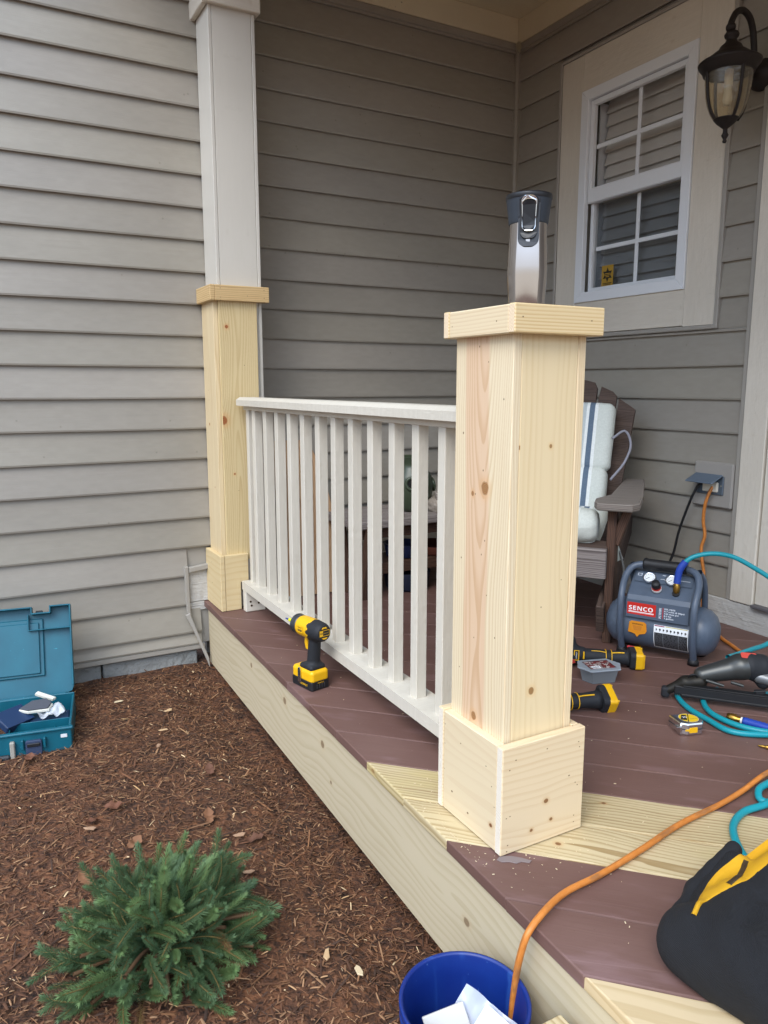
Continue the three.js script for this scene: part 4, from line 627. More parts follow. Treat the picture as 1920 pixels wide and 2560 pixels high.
// ---------------------------------------------------------------- hoses and cords
{
  const h = thing('air_hose', 'teal air hose arching from the compressor and coiling round the nail gun', 'hose');
  part('strain_relief', tube([[2.065, 0.276, -1.693], [2.067, 0.30, -1.692], [2.071, 0.325, -1.689], [2.084, 0.352, -1.679]], 0.0118, 20, 12), hoseBlue, h);
  part('hose_run', tube([[2.08, 0.346, -1.682], [2.098, 0.366, -1.667], [2.14, 0.382, -1.63], [2.19, 0.376, -1.585], [2.25, 0.335, -1.53], [2.31, 0.28, -1.47], [2.38, 0.2, -1.40], [2.42, 0.1, -1.28], [2.36, 0.03, -1.2], [2.2, 0.011, -1.16], [2.0, 0.011, -1.12], [1.86, 0.011, -1.15], [1.754, 0.011, -1.2276], [1.76, 0.011, -1.309], [1.778, 0.011, -1.391], [1.83, 0.011, -1.474], [1.93, 0.011, -1.53], [2.03, 0.012, -1.50]], 0.008, 220, 10), teal, h);
  part('hose_run', tube([[2.36, 0.03, -1.1], [2.2, 0.011, -1.1], [2.0, 0.011, -1.09], [1.88, 0.0115, -1.135], [1.806, 0.0116, -1.225], [1.80, 0.011, -1.31], [1.824, 0.011, -1.365], [1.892, 0.011, -1.426], [1.97, 0.011, -1.44]], 0.008, 120, 10), teal, h);
  part('hose_run', tube([[2.40, 0.12, -1.50], [2.30, 0.082, -1.504], [2.20, 0.082, -1.493], [2.10, 0.085, -1.48], [2.05, 0.09, -1.47]], 0.008, 40, 10), teal, h);
  part('hose_run', tube([[2.15, 0.011, -1.30], [2.06, 0.02, -1.325], [1.99, 0.03, -1.33]], 0.008, 20, 10), teal, h);
  part('hose_run', tube([[1.75, 0.03, -1.03], [1.60, 0.02, -1.003], [1.53, 0.019, -0.992], [1.51, 0.011, -0.972], [1.53, 0.010, -0.945], [1.70, 0.010, -0.90]], 0.008, 60, 10), teal, h);
  part('hose_run', tube([[1.8, 0.0105, -1.0], [1.62, 0.0105, -0.985], [1.51, 0.0115, -0.955], [1.434, 0.0105, -0.9595], [1.374, 0.0105, -0.94], [1.336, 0.0105, -0.911], [1.293, 0.0105, -0.857], [1.27, 0.0105, -0.80]], 0.008, 80, 10), teal, h);
  const cp = thing('hose_coupler', 'blue ribbed hose end with a brass coupler on the deck', 'hose coupler', [1.819, 0.015, -1.291], Math.atan2(-0.92, 0.30) );
  part('brass_end', geoAt(lathe([[0, 0], [0.011, 0], [0.011, 0.008], [0.0125, 0.009], [0.0125, 0.022], [0.0095, 0.026], [0.0095, 0.036], [0.008, 0.037], [0, 0.037]], 12), [0, 0, 0], [0, 0, -PI / 2]), brass, cp);
  part('collar', geoAt(cyl(0.0095, 0.0095, 0.005, 14), [0.039, 0, 0], [0, 0, -PI / 2]), mat(0xdddddd, 0.5), cp);
  const rib = [[0, 0], [0.0115, 0]]; for (let i = 0; i < 14; i++) rib.push([i % 2 ? 0.0118 : 0.0106, 0.004 + i * 0.0055]); rib.push([0.0095, 0.088], [0, 0.088]); part('ribbed_sleeve', geoAt(lathe(rib, 18), [0.042, 0, 0], [0, 0, -PI / 2]), hoseBlue, cp);
  const pl = thing('air_plug', 'small brass air plug fitting lying on the deck', 'fitting', [1.752, 0.0062, -1.149], -1.0);
  part('plug_tip', geoAt(lathe([[0, 0], [0.002, 0.001], [0.0038, 0.012], [0.0036, 0.018], [0.0055, 0.019], [0.0055, 0.026], [0.0045, 0.028], [0, 0.028]], 14), [0, 0, 0], [0, 0, -PI / 2]), brass, pl); part('plug_hex', geoAt(cyl(0.0062, 0.0062, 0.012, 6), [0.034, 0, 0], [0, 0, -PI / 2]), brass, pl);
  const orangeT = tex(512, 64, 1.0, 0.06, (u, v) => { const g = sstep(0.6, 0.8, fbm(u * 9, v * 30, 4)) * 0.45, d = (fbm(u * 60, v * 60, 3) - 0.5) * 22; return [mix(198, 104, g) + d, mix(122, 78, g) + d, mix(52, 62, g) + d]; }, { mirror: true });
  orangeT.repeat.set(2.2, 1);
  const orange = mat(0xffffff, 0.5, { map: orangeT });
  single('extension_cord', tube([[1.95, 0.009, -1.07], [1.75, 0.009, -1.035], [1.607, 0.03, -1.0206], [1.5, 0.012, -1.015], [1.416, 0.0095, -1.006], [1.274, 0.0095, -0.996], [1.128, 0.009, -0.9715], [1.0, 0.0085, -0.954], [0.9, 0.012, -0.943], [0.82, 0.014, -0.915], [0.786, 0.0, -0.906], [0.777, -0.035, -0.911], [0.774, -0.1, -0.921], [0.772, -0.2, -0.926], [0.775, -0.29, -0.92]], 0.0062, 200, 12), orange, 'thick orange extension cord draped over the deck edge past the bucket', 'cord');
  single('extension_cord', tube([[2.575, 0.545, -1.966], [2.562, 0.522, -1.972], [2.556, 0.47, -1.985], [2.56, 0.40, -1.992], [2.566, 0.34, -1.985], [2.562, 0.29, -1.994], [2.56, 0.24, -1.985], [2.566, 0.19, -1.978], [2.556, 0.129, -1.967], [2.53, 0.04, -1.94], [2.48, 0.009, -1.86], [2.40, 0.008, -1.75], [2.366, 0.008, -1.684], [2.325, 0.008, -1.59], [2.35, 0.008, -1.53], [2.45, 0.008, -1.42]], 0.0066, 160, 10), orange, 'orange cord plugged into the wall outlet behind the compressor', 'cord');
  single('power_cord', tube([[2.575, 0.545, -2.012], [2.565, 0.545, -2.025], [2.555, 0.51, -2.04], [2.555, 0.42, -2.076], [2.553, 0.33, -2.103], [2.55, 0.24, -2.12], [2.53, 0.15, -2.15], [2.47, 0.06, -2.19], [2.35, 0.008, -2.15], [2.24, 0.008, -2.05], [2.15, 0.03, -1.96], [2.08, 0.12, -1.90], [2.035, 0.2, -1.872]], 0.005, 120, 8), black, 'black power cord hanging from the wall outlet to the compressor', 'cord');
}
// ---------------------------------------------------------------- nail gun
{
  const n = thing('nail_gun', 'grey and black finish nail gun lying on the teal hose', 'nail gun', [1.80, 0.012, -1.487], Math.atan2(-0.77, 0.638));     // local x from nose along the magazine, z towards the viewer side
  const gun = mat(0x4b4d4c, 0.38, { metalness: 0.6 });
  part('magazine', merge([geoAt(cbox(0.36, 0.026, 0.02, { c: 0.003 }), [0.20, 0.026, 0.012]), geoAt(cbox(0.34, 0.008, 0.026, { c: 0.002 }), [0.21, 0.0125, 0.012]), geoAt(cbox(0.33, 0.004, 0.024, { c: 0.001 }), [0.21, 0.041, 0.012])]), black, n);
  part('nose', blob((x, y, z) => smin(cap3([x, y, z], [0.0, 0.016, 0.008], [0.05, 0.045, 0], 0.013, 0.017), cap3([x, y, z], [0.05, 0.045, 0], [0.09, 0.05, -0.01], 0.018, 0.022), 0.015), [-0.03, -0.01, -0.05], [0.13, 0.09, 0.05], 0.003), mat(0x26241f, 0.5, { metalness: 0.5 }), n);
  part('nose_pad', blob((x, y, z) => rbox([x, y, z], [-0.004, 0.012, 0.008], [0.012, 0.017, 0.013], 0.008), [-0.03, -0.02, -0.02], [0.02, 0.04, 0.03], 0.003), rubber, n);
  part('wire_lever', new THREE.TorusGeometry(0.012, 0.0022, 8, 20), black, n, [0.07, 0.066, 0.006], [0.4, 0.2, 0]);
  part('body', blob((x, y, z) => { const p = [x, y, z]; let d = cap3(p, [0.095, 0.068, -0.02], [0.2, 0.098, -0.045], 0.024, 0.036); d = smin(d, cap3(p, [0.2, 0.1, -0.045], [0.225, 0.104, -0.05], 0.038, 0.037), 0.01); return d; }, [0.05, 0.02, -0.1], [0.28, 0.16, 0.02], 0.004), gun, n);
  part('cap', blob((x, y, z) => { const p = [x, y, z]; return smin(cap3(p, [0.226, 0.104, -0.052], [0.252, 0.106, -0.057], 0.041, 0.034), cap3(p, [0.25, 0.085, -0.05], [0.262, 0.06, -0.045], 0.024, 0.02), 0.02); }, [0.17, 0.02, -0.12], [0.31, 0.17, 0.01], 0.004), rubber, n);
  part('red_badge', extr(rrect(0.046, 0.018, 0.004), 0.003, 0.0008), mat(0xc4483c, 0.45), n, [0.218, 0.139, -0.036], [-0.85, 0.3, 0.2]);
  part('hex_bolt', geoAt(cyl(0.005, 0.005, 0.05, 8), [0.13, 0.058, 0.008], [0, 0, PI / 2 - 0.2]), gun, n); part('hex_bolt', geoAt(cyl(0.005, 0.005, 0.034, 8), [0.19, 0.062, 0.004], [0, 0, PI / 2 - 0.2]), gun, n);
  part('trigger', extr([[0, 0], [0.03, 0.006], [0.03, -0.006], [0.01, -0.012]], 0.014, 0.002), black, n, [0.235, 0.05, 0.004]);
  part('handle', blob((x, y, z) => cap3([x, y, z], [0.25, 0.078, -0.035], [0.37, 0.062, -0.02], 0.018, 0.017), [0.2, 0.02, -0.06], [0.4, 0.1, 0.03], 0.004), mat(0x7d8082, 0.4, { metalness: 0.5 }), n);
  part('yellow_mark', cbox(0.02, 0.006, 0.003), mat(0xc9c42a, 0.5), n, [0.345, 0.024, 0.0235]);
}

// ---------------------------------------------------------------- wall lantern and outlet
{
  const x = 2.405, z = -1.904, y0 = 1.766;
  const l = thing('wall_lantern', 'dark bronze wall lantern with amber seeded glass beside the window', 'lantern', [x + 0.012, y0 + 0.004, z]); l.scale.setScalar(0.94);
  part('finial', lathe([[0, 0], [0.006, 0.002], [0.008, 0.008], [0.005, 0.013], [0.009, 0.02], [0.013, 0.028], [0.0085, 0.037], [0.008, 0.05], [0.02, 0.06], [0.034, 0.072], [0.042, 0.082], [0.045, 0.085], [0, 0.085]], 24), darkIron, l);
  const gp = [[0.044, 0.084], [0.058, 0.105], [0.07, 0.135], [0.077, 0.17], [0.081, 0.21], [0.083, 0.243]];
  part('glass', lathe(gp, 48), phys(0xeadfc6, 0.14, { transmission: 0.88, thickness: 0, ior: 1.45, bumpMap: tex(256, 256, 1, 1, (u, v) => 255 * fbm(u * 14, v * 7, 3), { srgb: false }), bumpScale: 0.004 }), l);
  for (let i = 0; i < 4; i++) { const a = i * PI / 2 + 0.35; part('rib', tube(gp.map(([r, y]) => [Math.cos(a) * (r + 0.003), y, Math.sin(a) * (r + 0.003)]), 0.0058, 20, 8), darkIron, l); }
  part('roof', lathe([[0.078, 0.236], [0.09, 0.240], [0.094, 0.252], [0.107, 0.268], [0.110, 0.276], [0.104, 0.281], [0.085, 0.287], [0.076, 0.297], [0.058, 0.311], [0.045, 0.318], [0.037, 0.333], [0.022, 0.345], [0.017, 0.357], [0.024, 0.364], [0.026, 0.372], [0.02, 0.381], [0.011, 0.386], [0, 0.388]], 48), darkIron, l);
  part('hook_arm', tube([[0, 0.382, 0], [-0.012, 0.392, 0], [-0.008, 0.41, 0], [0.002, 0.43, 0], [0.02, 0.452, -0.002], [0.055, 0.466, -0.003], [0.095, 0.452, -0.004], [0.12, 0.42, -0.006], [0.133, 0.375, -0.006], [0.142, 0.33, -0.006], [0.16, 0.29, -0.004], [0.185, 0.275, 0]], 0.0115, 60, 12), darkIron, l);
  part('hook_ball', new THREE.SphereGeometry(0.0175, 16, 12), darkIron, l, [-0.008, 0.395, 0]);
  part('back_plate', geoAt(lathe([[0, 0], [0.05, 0], [0.056, 0.004], [0.056, 0.01], [0.04, 0.02], [0.02, 0.03], [0, 0.032]], 32), [0.202, 0.27, 0], [0, 0, PI / 2], [1, 1.95, 1]), darkIron, l);
  const bulb = sub('bulb', l, [0, 0.16, 0]);
  part('bulb_glass', lathe([[0, -0.03], [0.012, -0.027], [0.017, -0.01], [0.014, 0.02], [0.013, 0.04], [0, 0.042]], 20), mat(0xdfe2e2, 0.35), bulb); part('socket', cyl(0.015, 0.015, 0.055, 16), mat(0xd9d4c4, 0.5), bulb, [0, 0.066, 0]);
}
{
  const o = thing('wall_outlet', 'grey weatherproof wall outlet with flap open and two cords plugged in', 'outlet', [XC, 0, 0]);
  slab('mounting_block', -0.03, 0.0, 0.456, 0.634, -2.07, -1.89, mat(0x98938c, 0.5), o, { c: 0.006 });
  part('cover_plate', cbox(0.008, 0.075, 0.122, { c: 0.003 }), mat(0x64707c, 0.4, { metalness: 0.4 }), o, [-0.034, 0.545, -1.986]);
  part('receptacle', cbox(0.012, 0.04, 0.07, { c: 0.004 }), mat(0xd8d2c2, 0.5), o, [-0.04, 0.538, -1.98]);
  part('flap', cbox(0.07, 0.006, 0.125, { c: 0.002 }), mat(0x6d7c8c, 0.4, { metalness: 0.4 }), o, [-0.07, 0.572, -1.99], [0, 0, 0.42]);
  for (const zz of [-1.932, -2.04]) part('screw', cyl(0.0035, 0.0035, 0.003, 10), chrome, o, [-0.039, 0.545, zz], [0, 0, PI / 2]);
}
// ---------------------------------------------------------------- chair with striped cushions, in the corner
{
  // local z = forwards, x = to the viewer's right when facing the chair
  const turn = Math.atan2(-0.8, 0.6), base = [1.838 + 0.02, 0, -2.196 + 0.01];
  const ch = thing('adirondack_chair', 'weathered dark wooden adirondack chair behind the post', 'chair', base, turn);
  const P = (n, w, h, d, pos, rot, m = chairWood, g = 'y') => part(n, cbox(w, h, d, { g, c: 0.003, uo: pos[0] * 3 + pos[1], vo: pos[2] }), m, ch, pos, rot);
  for (const sx of [-1, 1]) {
    P('front_leg', 0.032, 0.50, 0.085, [sx * 0.285, 0.25, -0.01], [0, 0, 0], legWood);
    P('arm_bracket', 0.03, 0.13, 0.05, [sx * 0.315, 0.43, 0.0], [0, 0, sx * -0.3], legWood);
    const arm = extr([[-0.05, 0.1], [-0.065, 0.06], [-0.07, 0.0], [-0.03, -0.1], [-0.03, -0.52], [0.05, -0.52], [0.085, -0.1], [0.09, 0.06], [0.07, 0.1]].map(([a, b]) => [sx > 0 ? a : -a, b]), 0.028, 0.006); arm.rotateX(PI / 2); part('arm', arm, chairArmWood, ch, [sx * 0.29, 0.517, 0.0], [0.03, 0, 0]);
    P('side_rail', 0.03, 0.11, 0.86, [sx * 0.262, 0.22, -0.36], [0.30, 0, 0], chairWood, 'z');
    P('rear_leg', 0.03, 0.3, 0.07, [sx * 0.25, 0.14, -0.52], [0, 0, 0]);
  }
  for (let i = 0; i < 6; i++) P('seat_slat', 0.55, 0.022, 0.075, [0, 0.352 - i * 0.027, 0.02 - i * 0.085], [0.30, 0, 0], chairWood, 'x');
  P('front_apron', 0.55, 0.11, 0.024, [0, 0.30, 0.05], [0.1, 0, 0], greyWood, 'x');
  for (let i = -3; i <= 3; i++) { const h = 0.845 - Math.abs(i) ** 1.9 * 0.013, s = new THREE.Group(); const sl = extr([[-0.031, 0], [0.031, 0], [0.037, h - 0.03], [0.03 - i * 0.006, h - 0.002 - i * 0.004], [-0.02 - i * 0.006, h + 0.002 + i * 0.004], [-0.037, h - 0.03]], 0.022, 0.003); sl.rotateX(-0.36); sl.rotateZ(-i * 0.028); part('back_slat', sl, chairWood, ch, [i * 0.064, 0.17, -0.30]); }
  P('back_rail', 0.56, 0.08, 0.024, [0, 0.45, -0.47], [-0.36, 0, 0], chairWood, 'x');
  // striped cushions rest on it
  const bands = [[0, 0.012, 0xdfe3e0], [0.012, 0.05, 0x9ba6a8], [0.05, 0.062, 0xdfe3e0], [0.062, 0.075, 0xb4bcbc], [0.075, 0.088, 0xdfe3e0], [0.088, 0.118, 0x546a80], [0.118, 0.13, 0xe0e4e2], [0.13, 0.24, 0xc9cec6], [0.24, 0.26, 0xdfe3e0], [0.26, 0.30, 0x546a80], [0.30, 0.34, 0xdfe3e0], [0.34, 0.375, 0xdfe3e0], [0.375, 0.41, 0x9ba6a8], [0.41, 0.42, 0xdfe3e0], [0.42, 0.435, 0xb4bcbc], [0.435, 0.447, 0xdfe3e0], [0.447, 0.468, 0x5b6c7e], [0.468, 0.48, 0xdfe3e0], [0.48, 0.6, 0xc9cec6]];
  const stripes = tex(512, 64, 0.6, 0.1, (u, v) => { const b = bands.find(([a, c]) => u >= a && u < c) ?? bands[0], d = (fbm(u * 300, v * 300, 2) - 0.5) * 16; return hex(b[2]).map((x) => x + d); });
  const cloth = mat(0xffffff, 0.9, { map: stripes });
  const pad = (w, h, d, pu) => { const g = blob((x, y, z) => rbox([x, y, z], [0, 0, 0], [w / 2, h / 2, d / 2], 0.03) + 0.006 * (fbm(x * 14 + 3, y * 14 + z * 9, 2) - 0.5) - pu * Math.max(0, 1 - (x / w * 2) ** 2) * Math.max(0, 1 - (y / h * 2) ** 2), [-w / 2 - 0.03, -h / 2 - 0.03, -d / 2 - 0.04], [w / 2 + 0.03, h / 2 + 0.03, d / 2 + 0.04], 0.009); const p = g.attributes.position, uv = g.attributes.uv; for (let i = 0; i < p.count; i++) uv.setXY(i, 0.3 + 0.01 - p.getX(i) * -1 - 0.0, p.getY(i)); return g; };
  const cu = thing('chair_cushion', 'folded blue and white striped cushion hung over the chair', 'cushion', base, turn);
  part('back_pad', pad(0.47, 0.29, 0.07, 0.008), cloth, cu, [-0.02, 0.722, -0.427], [-0.34, 0, 0]);
  part('back_pad', pad(0.455, 0.30, 0.08, 0.008), cloth, cu, [-0.02, 0.46, -0.33], [-0.34, 0, 0]);
  part('seat_pad', pad(0.46, 0.07, 0.34, 0.004), cloth, cu, [0.0, 0.385, -0.15], [0.24, 0, 0]);
  { const g = lathe([[0, -0.232], [0.012, -0.228], [0.02, -0.236], [0.045, -0.232], [0.06, -0.215], [0.064, -0.18], [0.065, 0], [0.064, 0.18], [0.06, 0.215], [0.045, 0.232], [0.02, 0.236], [0.012, 0.228], [0, 0.232]], 28); g.rotateZ(-PI / 2); const p = g.attributes.position, uv = g.attributes.uv; for (let i = 0; i < p.count; i++) { const a = Math.atan2(p.getY(i), p.getZ(i)), r = 1 + 0.05 * Math.sin(a * 7) * sstep(0.17, 0.23, Math.abs(p.getX(i))); p.setY(i, p.getY(i) * r); p.setZ(i, p.getZ(i) * r); uv.setXY(i, 0.31 + p.getX(i), p.getY(i)); } g.computeVertexNormals(); part('rolled_bolster', g, cloth, cu, [0.0, 0.428, 0.0]); }
  part('tie_cord', tube([[0.215, 0.72, -0.40], [0.26, 0.75, -0.43], [0.285, 0.70, -0.43], [0.27, 0.63, -0.40], [0.225, 0.56, -0.33]], 0.005, 30, 8), mat(0x8f8f98, 0.8), cu);
  part('hang_tag', cbox(0.04, 0.055, 0.002), mat(0xb9bcae, 0.8), cu, [0.285, 0.30, -0.13], [0, 0.4, 0.4]);
  part('tie_cord', tube([[0.29, 0.33, -0.14], [0.315, 0.25, -0.13], [0.31, 0.14, -0.15], [0.29, 0.02, -0.16]], 0.0045, 24, 8), mat(0x7d7d7a, 0.8), cu);
}
// ---------------------------------------------------------------- low table behind the railing and the things on it
{
  const t = thing('patio_table', 'low weathered wooden table seen through the railing', 'table', [1.80, 0, -2.98]);
  for (let i = 0; i < 4; i++) part('top_board', cbox(0.76, 0.034, 0.09, { g: 'x', c: 0.004, uo: i * 0.3 }), greyWood, t, [0, 0.343, 0.125 - i * 0.094]);
  part('apron', cbox(0.66, 0.05, 0.022, { g: 'x' }), legWood, t, [0, 0.30, 0.12]);
  for (const sx of [-1, 1]) for (const sz of [-1, 1]) part('leg', cbox(0.035, 0.35, 0.055, { g: 'y' }), sx < 0 ? legWood : chairWood, t, [sx * 0.31, 0.166, sz * 0.115 + 0.02], [sz * 0.28, 0, sx * 0.0]);
  part('shelf', cbox(0.62, 0.05, 0.2, { g: 'x' }), legWood, t, [0, 0.128, 0.0]);
  const pl = thing('strawberry_planter', 'green glazed strawberry planter jar on the low table', 'planter', [1.80, 0.3605, -2.985]), glaze = mat(0x3a4433, 0.35);
  part('jar', lathe([[0, 0], [0.06, 0], [0.075, 0.02], [0.092, 0.07], [0.098, 0.12], [0.088, 0.165], [0.066, 0.2], [0.062, 0.225], [0.075, 0.25], [0.072, 0.252], [0.058, 0.23], [0, 0.2]], 36), glaze, pl);
  for (const [pos, rot] of [[[-0.05, 0.135, 0.082], [-0.1, -0.55, 0]], [[0.092, 0.12, 0.03], [-0.6, 1.25, 0]]]) { const k = sub('pocket', pl, pos, rot); part('pocket_rim', new THREE.TorusGeometry(0.026, 0.008, 8, 20), glaze, k); part('pocket_soil', new THREE.CircleGeometry(0.024, 20), mat(0x0c0c0a, 0.9), k, [0, 0, 0.003]); }
  single('garden_stone', blob((x, y, z) => rbox([x, y, z], [0, 0, 0], [0.06, 0.035, 0.05], 0.022) + 0.014 * (fbm(x * 30 + 4, y * 30 + z * 22, 3) - 0.5), [-0.09, -0.06, -0.08], [0.09, 0.06, 0.08], 0.006), mat(0xffffff, 0.9, { map: tex(128, 128, 0.2, 0.2, (u, v) => { const d = (fbm(u * 60, v * 60, 4) - 0.5) * 80; return [150 + d, 140 + d, 128 + d]; }) }), 'pale rough stone on the low table by the planter', 'stone', [1.905, 0.396, -2.90], [0.1, 0.4, 0.2]);
  single('toadstool_ornament', lathe([[0, 0], [0.008, 0], [0.007, 0.014], [0.018, 0.016], [0.016, 0.026], [0.008, 0.033], [0, 0.035]], 18), mat(0xb5232c, 0.35), 'tiny red toadstool ornament beside the planter', 'ornament', [1.662, 0.3605, -2.862]);
  single('plant_saucer', lathe([[0, 0.004], [0.05, 0], [0.075, 0.004], [0.085, 0.06], [0.092, 0.064], [0.08, 0.062], [0.07, 0.012], [0, 0.012]], 32), mat(0x16264c, 0.4), 'blue glazed bowl on the table shelf', 'bowl', [1.74, 0.1532, -2.97]);
  single('clay_saucer', lathe([[0, 0.004], [0.08, 0], [0.1, 0.006], [0.115, 0.045], [0.108, 0.045], [0.096, 0.014], [0, 0.012]], 32), mat(0x5e3020, 0.85), 'terracotta saucer on the table shelf', 'saucer', [1.915, 0.1532, -2.96]);
  single('storage_pot', lathe([[0, 0], [0.085, 0], [0.1, 0.012], [0.11, 0.085], [0.1, 0.088], [0.09, 0.02], [0, 0.02]], 28), mat(0x101a30, 0.5), 'dark blue pot on the deck under the table', 'pot', [1.76, 0.001, -2.96]);
}
// boards leaning against the rear wall
{
  const leanTex = WD(wood(1024, 128, 0.75, 0.2, { seed: 151, light: 0xc09a74, dark: 0x8a6440, ring: 0.008, pith: 0.5, depth: 0.03, contrast: 1.0, knots: [[0.2, 0.1, 0.008]] }), 0.7);
  const g = extr([[0, 0], [0.30, 0], [0.27, 0.35], [0.24, 0.56], [0.18, 0.705], [0, 0.705]], 0.02, 0.002); { const uv = g.attributes.uv, p = g.attributes.position; for (let i = 0; i < p.count; i++) uv.setXY(i, p.getY(i), p.getX(i)); }
  single('leaning_board', g, leanTex, 'tan board with a cut corner leaning against the rear porch wall', 'board', [1.20, 0.004, -3.05], [-0.26, 0, 0]);
}

// ---------------------------------------------------------------- open tool case on the mulch
{
  const cteal = mat(0xffffff, 0.45, { map: tex(512, 512, 0.5, 0.5, (u, v) => { const d = (fbm(u * 16, v * 16, 4) - 0.5) * 16, s = vn(u * 70 + 3, v * 70) > 0.975 ? 55 : 0; return [5 + d * 0.5 + s * 0.6, 88 + d + s * 0.8, 106 + d + s * 0.8]; }, { mirror: true }) });
  const W = 0.46, D = 0.30, Hh = 0.088, y0 = -0.303;
  // local origin: front right bottom corner; x runs to the left as -x, back is -z
  const k = thing('tool_case', 'open teal plastic tool case lying on the mulch against the wall', 'tool case', [0.242, y0, -2.635], -0.16);
  const S = (n, x0, x1, a, b, z0, z1, m = cteal, c = 0.004) => slab(n, x0, x1, a, b, z0, z1, m, k, { c });
  S('case_floor', -W, 0, 0.0, 0.008, -D, 0); S('case_wall', -W, 0, 0.0, Hh, -0.008, 0.0); S('case_wall', -W, 0, 0, Hh + 0.012, -D, -D + 0.008);
  S('case_wall', -0.008, 0.0, 0.0, Hh + 0.006, -D + 0.008, -0.008); S('case_wall', -W, -W + 0.008, 0, Hh, -D + 0.008, -0.008);
  S('case_lip', -W, 0.006, Hh - 0.002, Hh + 0.007, -0.012, 0.006); S('divider', -0.20, -0.197, 0.01, Hh - 0.012, -0.10, -0.01); S('divider', -0.2, -0.01, 0.01, Hh - 0.004, -0.105, -0.102);
  S('divider', -0.06, -0.057, 0.01, 0.06, -0.10, -0.01); S('inner_tray', -0.14, -0.012, 0.05, 0.078, -0.19, -0.11, mat(0x1b2c48, 0.45));
  const la = sub('latch', k, [-0.118, 0.04, 0.006]); part('latch_plate', extr(rrect(0.05, 0.052, 0.006), 0.012, 0.002), mat(0x33405a, 0.5), la, [0, 0.0, 0]); part('latch_bar', cbox(0.04, 0.012, 0.006), black, la, [0, 0.012, 0.008]); part('latch_bar', cbox(0.008, 0.034, 0.014), cteal, la, [-0.034, 0.014, 0]); part('latch_bar', cbox(0.008, 0.034, 0.014), cteal, la, [0.034, 0.014, 0]);
  S('handle_post', -0.19, -0.175, 0.005, 0.07, 0.0, 0.016, mat(0x9a968c, 0.6), 0.003); S('carry_handle', -0.40, -0.19, 0.01, 0.028, 0.004, 0.022, mat(0x2a2c30, 0.6), 0.006);
  S('paint_smudge', -0.034, -0.014, 0.058, 0.07, -0.001, 0.0012, mat(0xd6d8da, 0.6), 0.0003);
  // lid stands open, leaning back towards the wall
  const lid = sub('lid', k, [0, Hh + 0.006, -D - 0.006], [-0.36, 0, 0]), Lh = 0.335, P = (n, x0, x1, a, b, z0, z1, m = cteal) => slab(n, x0, x1, a, b, z0, z1, m, lid, { c: 0.004 });
  const back = extr([[-W, 0], [-0.03, 0], [-0.009, 0.008], [0, 0.03], [0, Lh], [-0.07, Lh], [-0.075, Lh - 0.024], [-0.135, Lh - 0.024], [-0.14, Lh], [-W, Lh]], 0.006, 0.002); part('lid_panel', back, cteal, lid, [0, 0, -0.03]);
  P('lid_rim', -0.006, 0.0, 0.028, Lh, -0.03, 0.012); P('lid_rim', -0.07, -0.006, Lh - 0.006, Lh, -0.03, 0.012); P('lid_rim', -W, -0.14, Lh - 0.006, Lh, -0.03, 0.012); P('lid_rim', -0.139, -0.071, Lh - 0.03, Lh - 0.024, -0.03, 0.012); P('lid_rim', -W, -0.03, 0.0, 0.006, -0.03, 0.012);
  P('lid_rim', -0.075, -0.07, Lh - 0.028, Lh, -0.03, 0.012); P('lid_rim', -0.14, -0.135, Lh - 0.028, Lh, -0.03, 0.012);
  P('lid_rib', -0.15, -0.006, Lh - 0.09, Lh - 0.086, -0.028, 0.004); P('lid_rib', -0.152, -0.148, Lh - 0.09, Lh - 0.028, -0.028, 0.004); P('raised_panel', -0.4, -0.10, 0.075, Lh - 0.045, -0.028, -0.018); P('raised_panel', -0.37, -0.115, 0.085, Lh - 0.06, -0.0185, -0.011);
  P('latch_slot', -0.125, -0.1, Lh - 0.0235, Lh - 0.014, -0.027, -0.02, black);
  // loose things inside
  single('blue_tray', (() => merge([geoAt(cbox(0.10, 0.03, 0.075, { c: 0.004 })), geoAt(cbox(0.104, 0.004, 0.08, { c: 0.001 }), [0, 0.016, 0])]))(), mat(0x1f3658, 0.4), 'scuffed dark blue plastic tray tilted inside the tool case', 'tray', [0.075, -0.215, -2.80], [0.5, 0.5, -0.25]);
  const pad = extr([[-0.05, -0.01], [-0.02, -0.028], [0.05, -0.03], [0.06, 0.0], [0.04, 0.03], [-0.01, 0.028]], 0.012, 0.003); pad.rotateX(-PI / 2);
  const sp = thing('sanding_pad', 'grey sanding pad with a white foam edge in the tool case', 'sanding pad', [0.145, -0.19, -2.815], -0.2); sp.rotation.set(0.25, -0.2, 0.1); part('foam', pad, mat(0xd9d8cc, 0.8), sp); part('abrasive', geoAt(pad, [0, 0.009, 0], [0, 0, 0], [0.94, 0.5, 0.94]), mat(0x4a4d55, 0.9), sp);
  single('plastic_bag', (() => { const g = new THREE.PlaneGeometry(0.09, 0.07, 16, 12), p = g.attributes.position; for (let i = 0; i < p.count; i++) { const x = p.getX(i), y = p.getY(i), f = fbm(x * 34 + 7, y * 34, 3) - 0.5; p.setXYZ(i, x * (1 - Math.abs(f) * 0.5), y * (1 - Math.abs(f) * 0.4), f * 0.07 + 0.012); } g.computeVertexNormals(); g.rotateX(-PI / 2); return g; })(), phys(0xdde2e8, 0.3, { transmission: 0.4, thickness: 0, side: THREE.DoubleSide }), 'crumpled clear plastic bag in the tool case', 'bag', [0.192, -0.212, -2.79], [0.15, 0.3, -0.1]);
  single('sanding_pad', (() => { const g = extr([[-0.035, -0.006], [0.03, -0.012], [0.038, 0.0], [-0.03, 0.008]], 0.016, 0.004); g.rotateX(-1.2); return g; })(), mat(0xdcdace, 0.8), 'narrow white foam strip standing in the tool case', 'foam strip', [0.185, -0.172, -2.86], [0, -0.4, -0.3]);
}
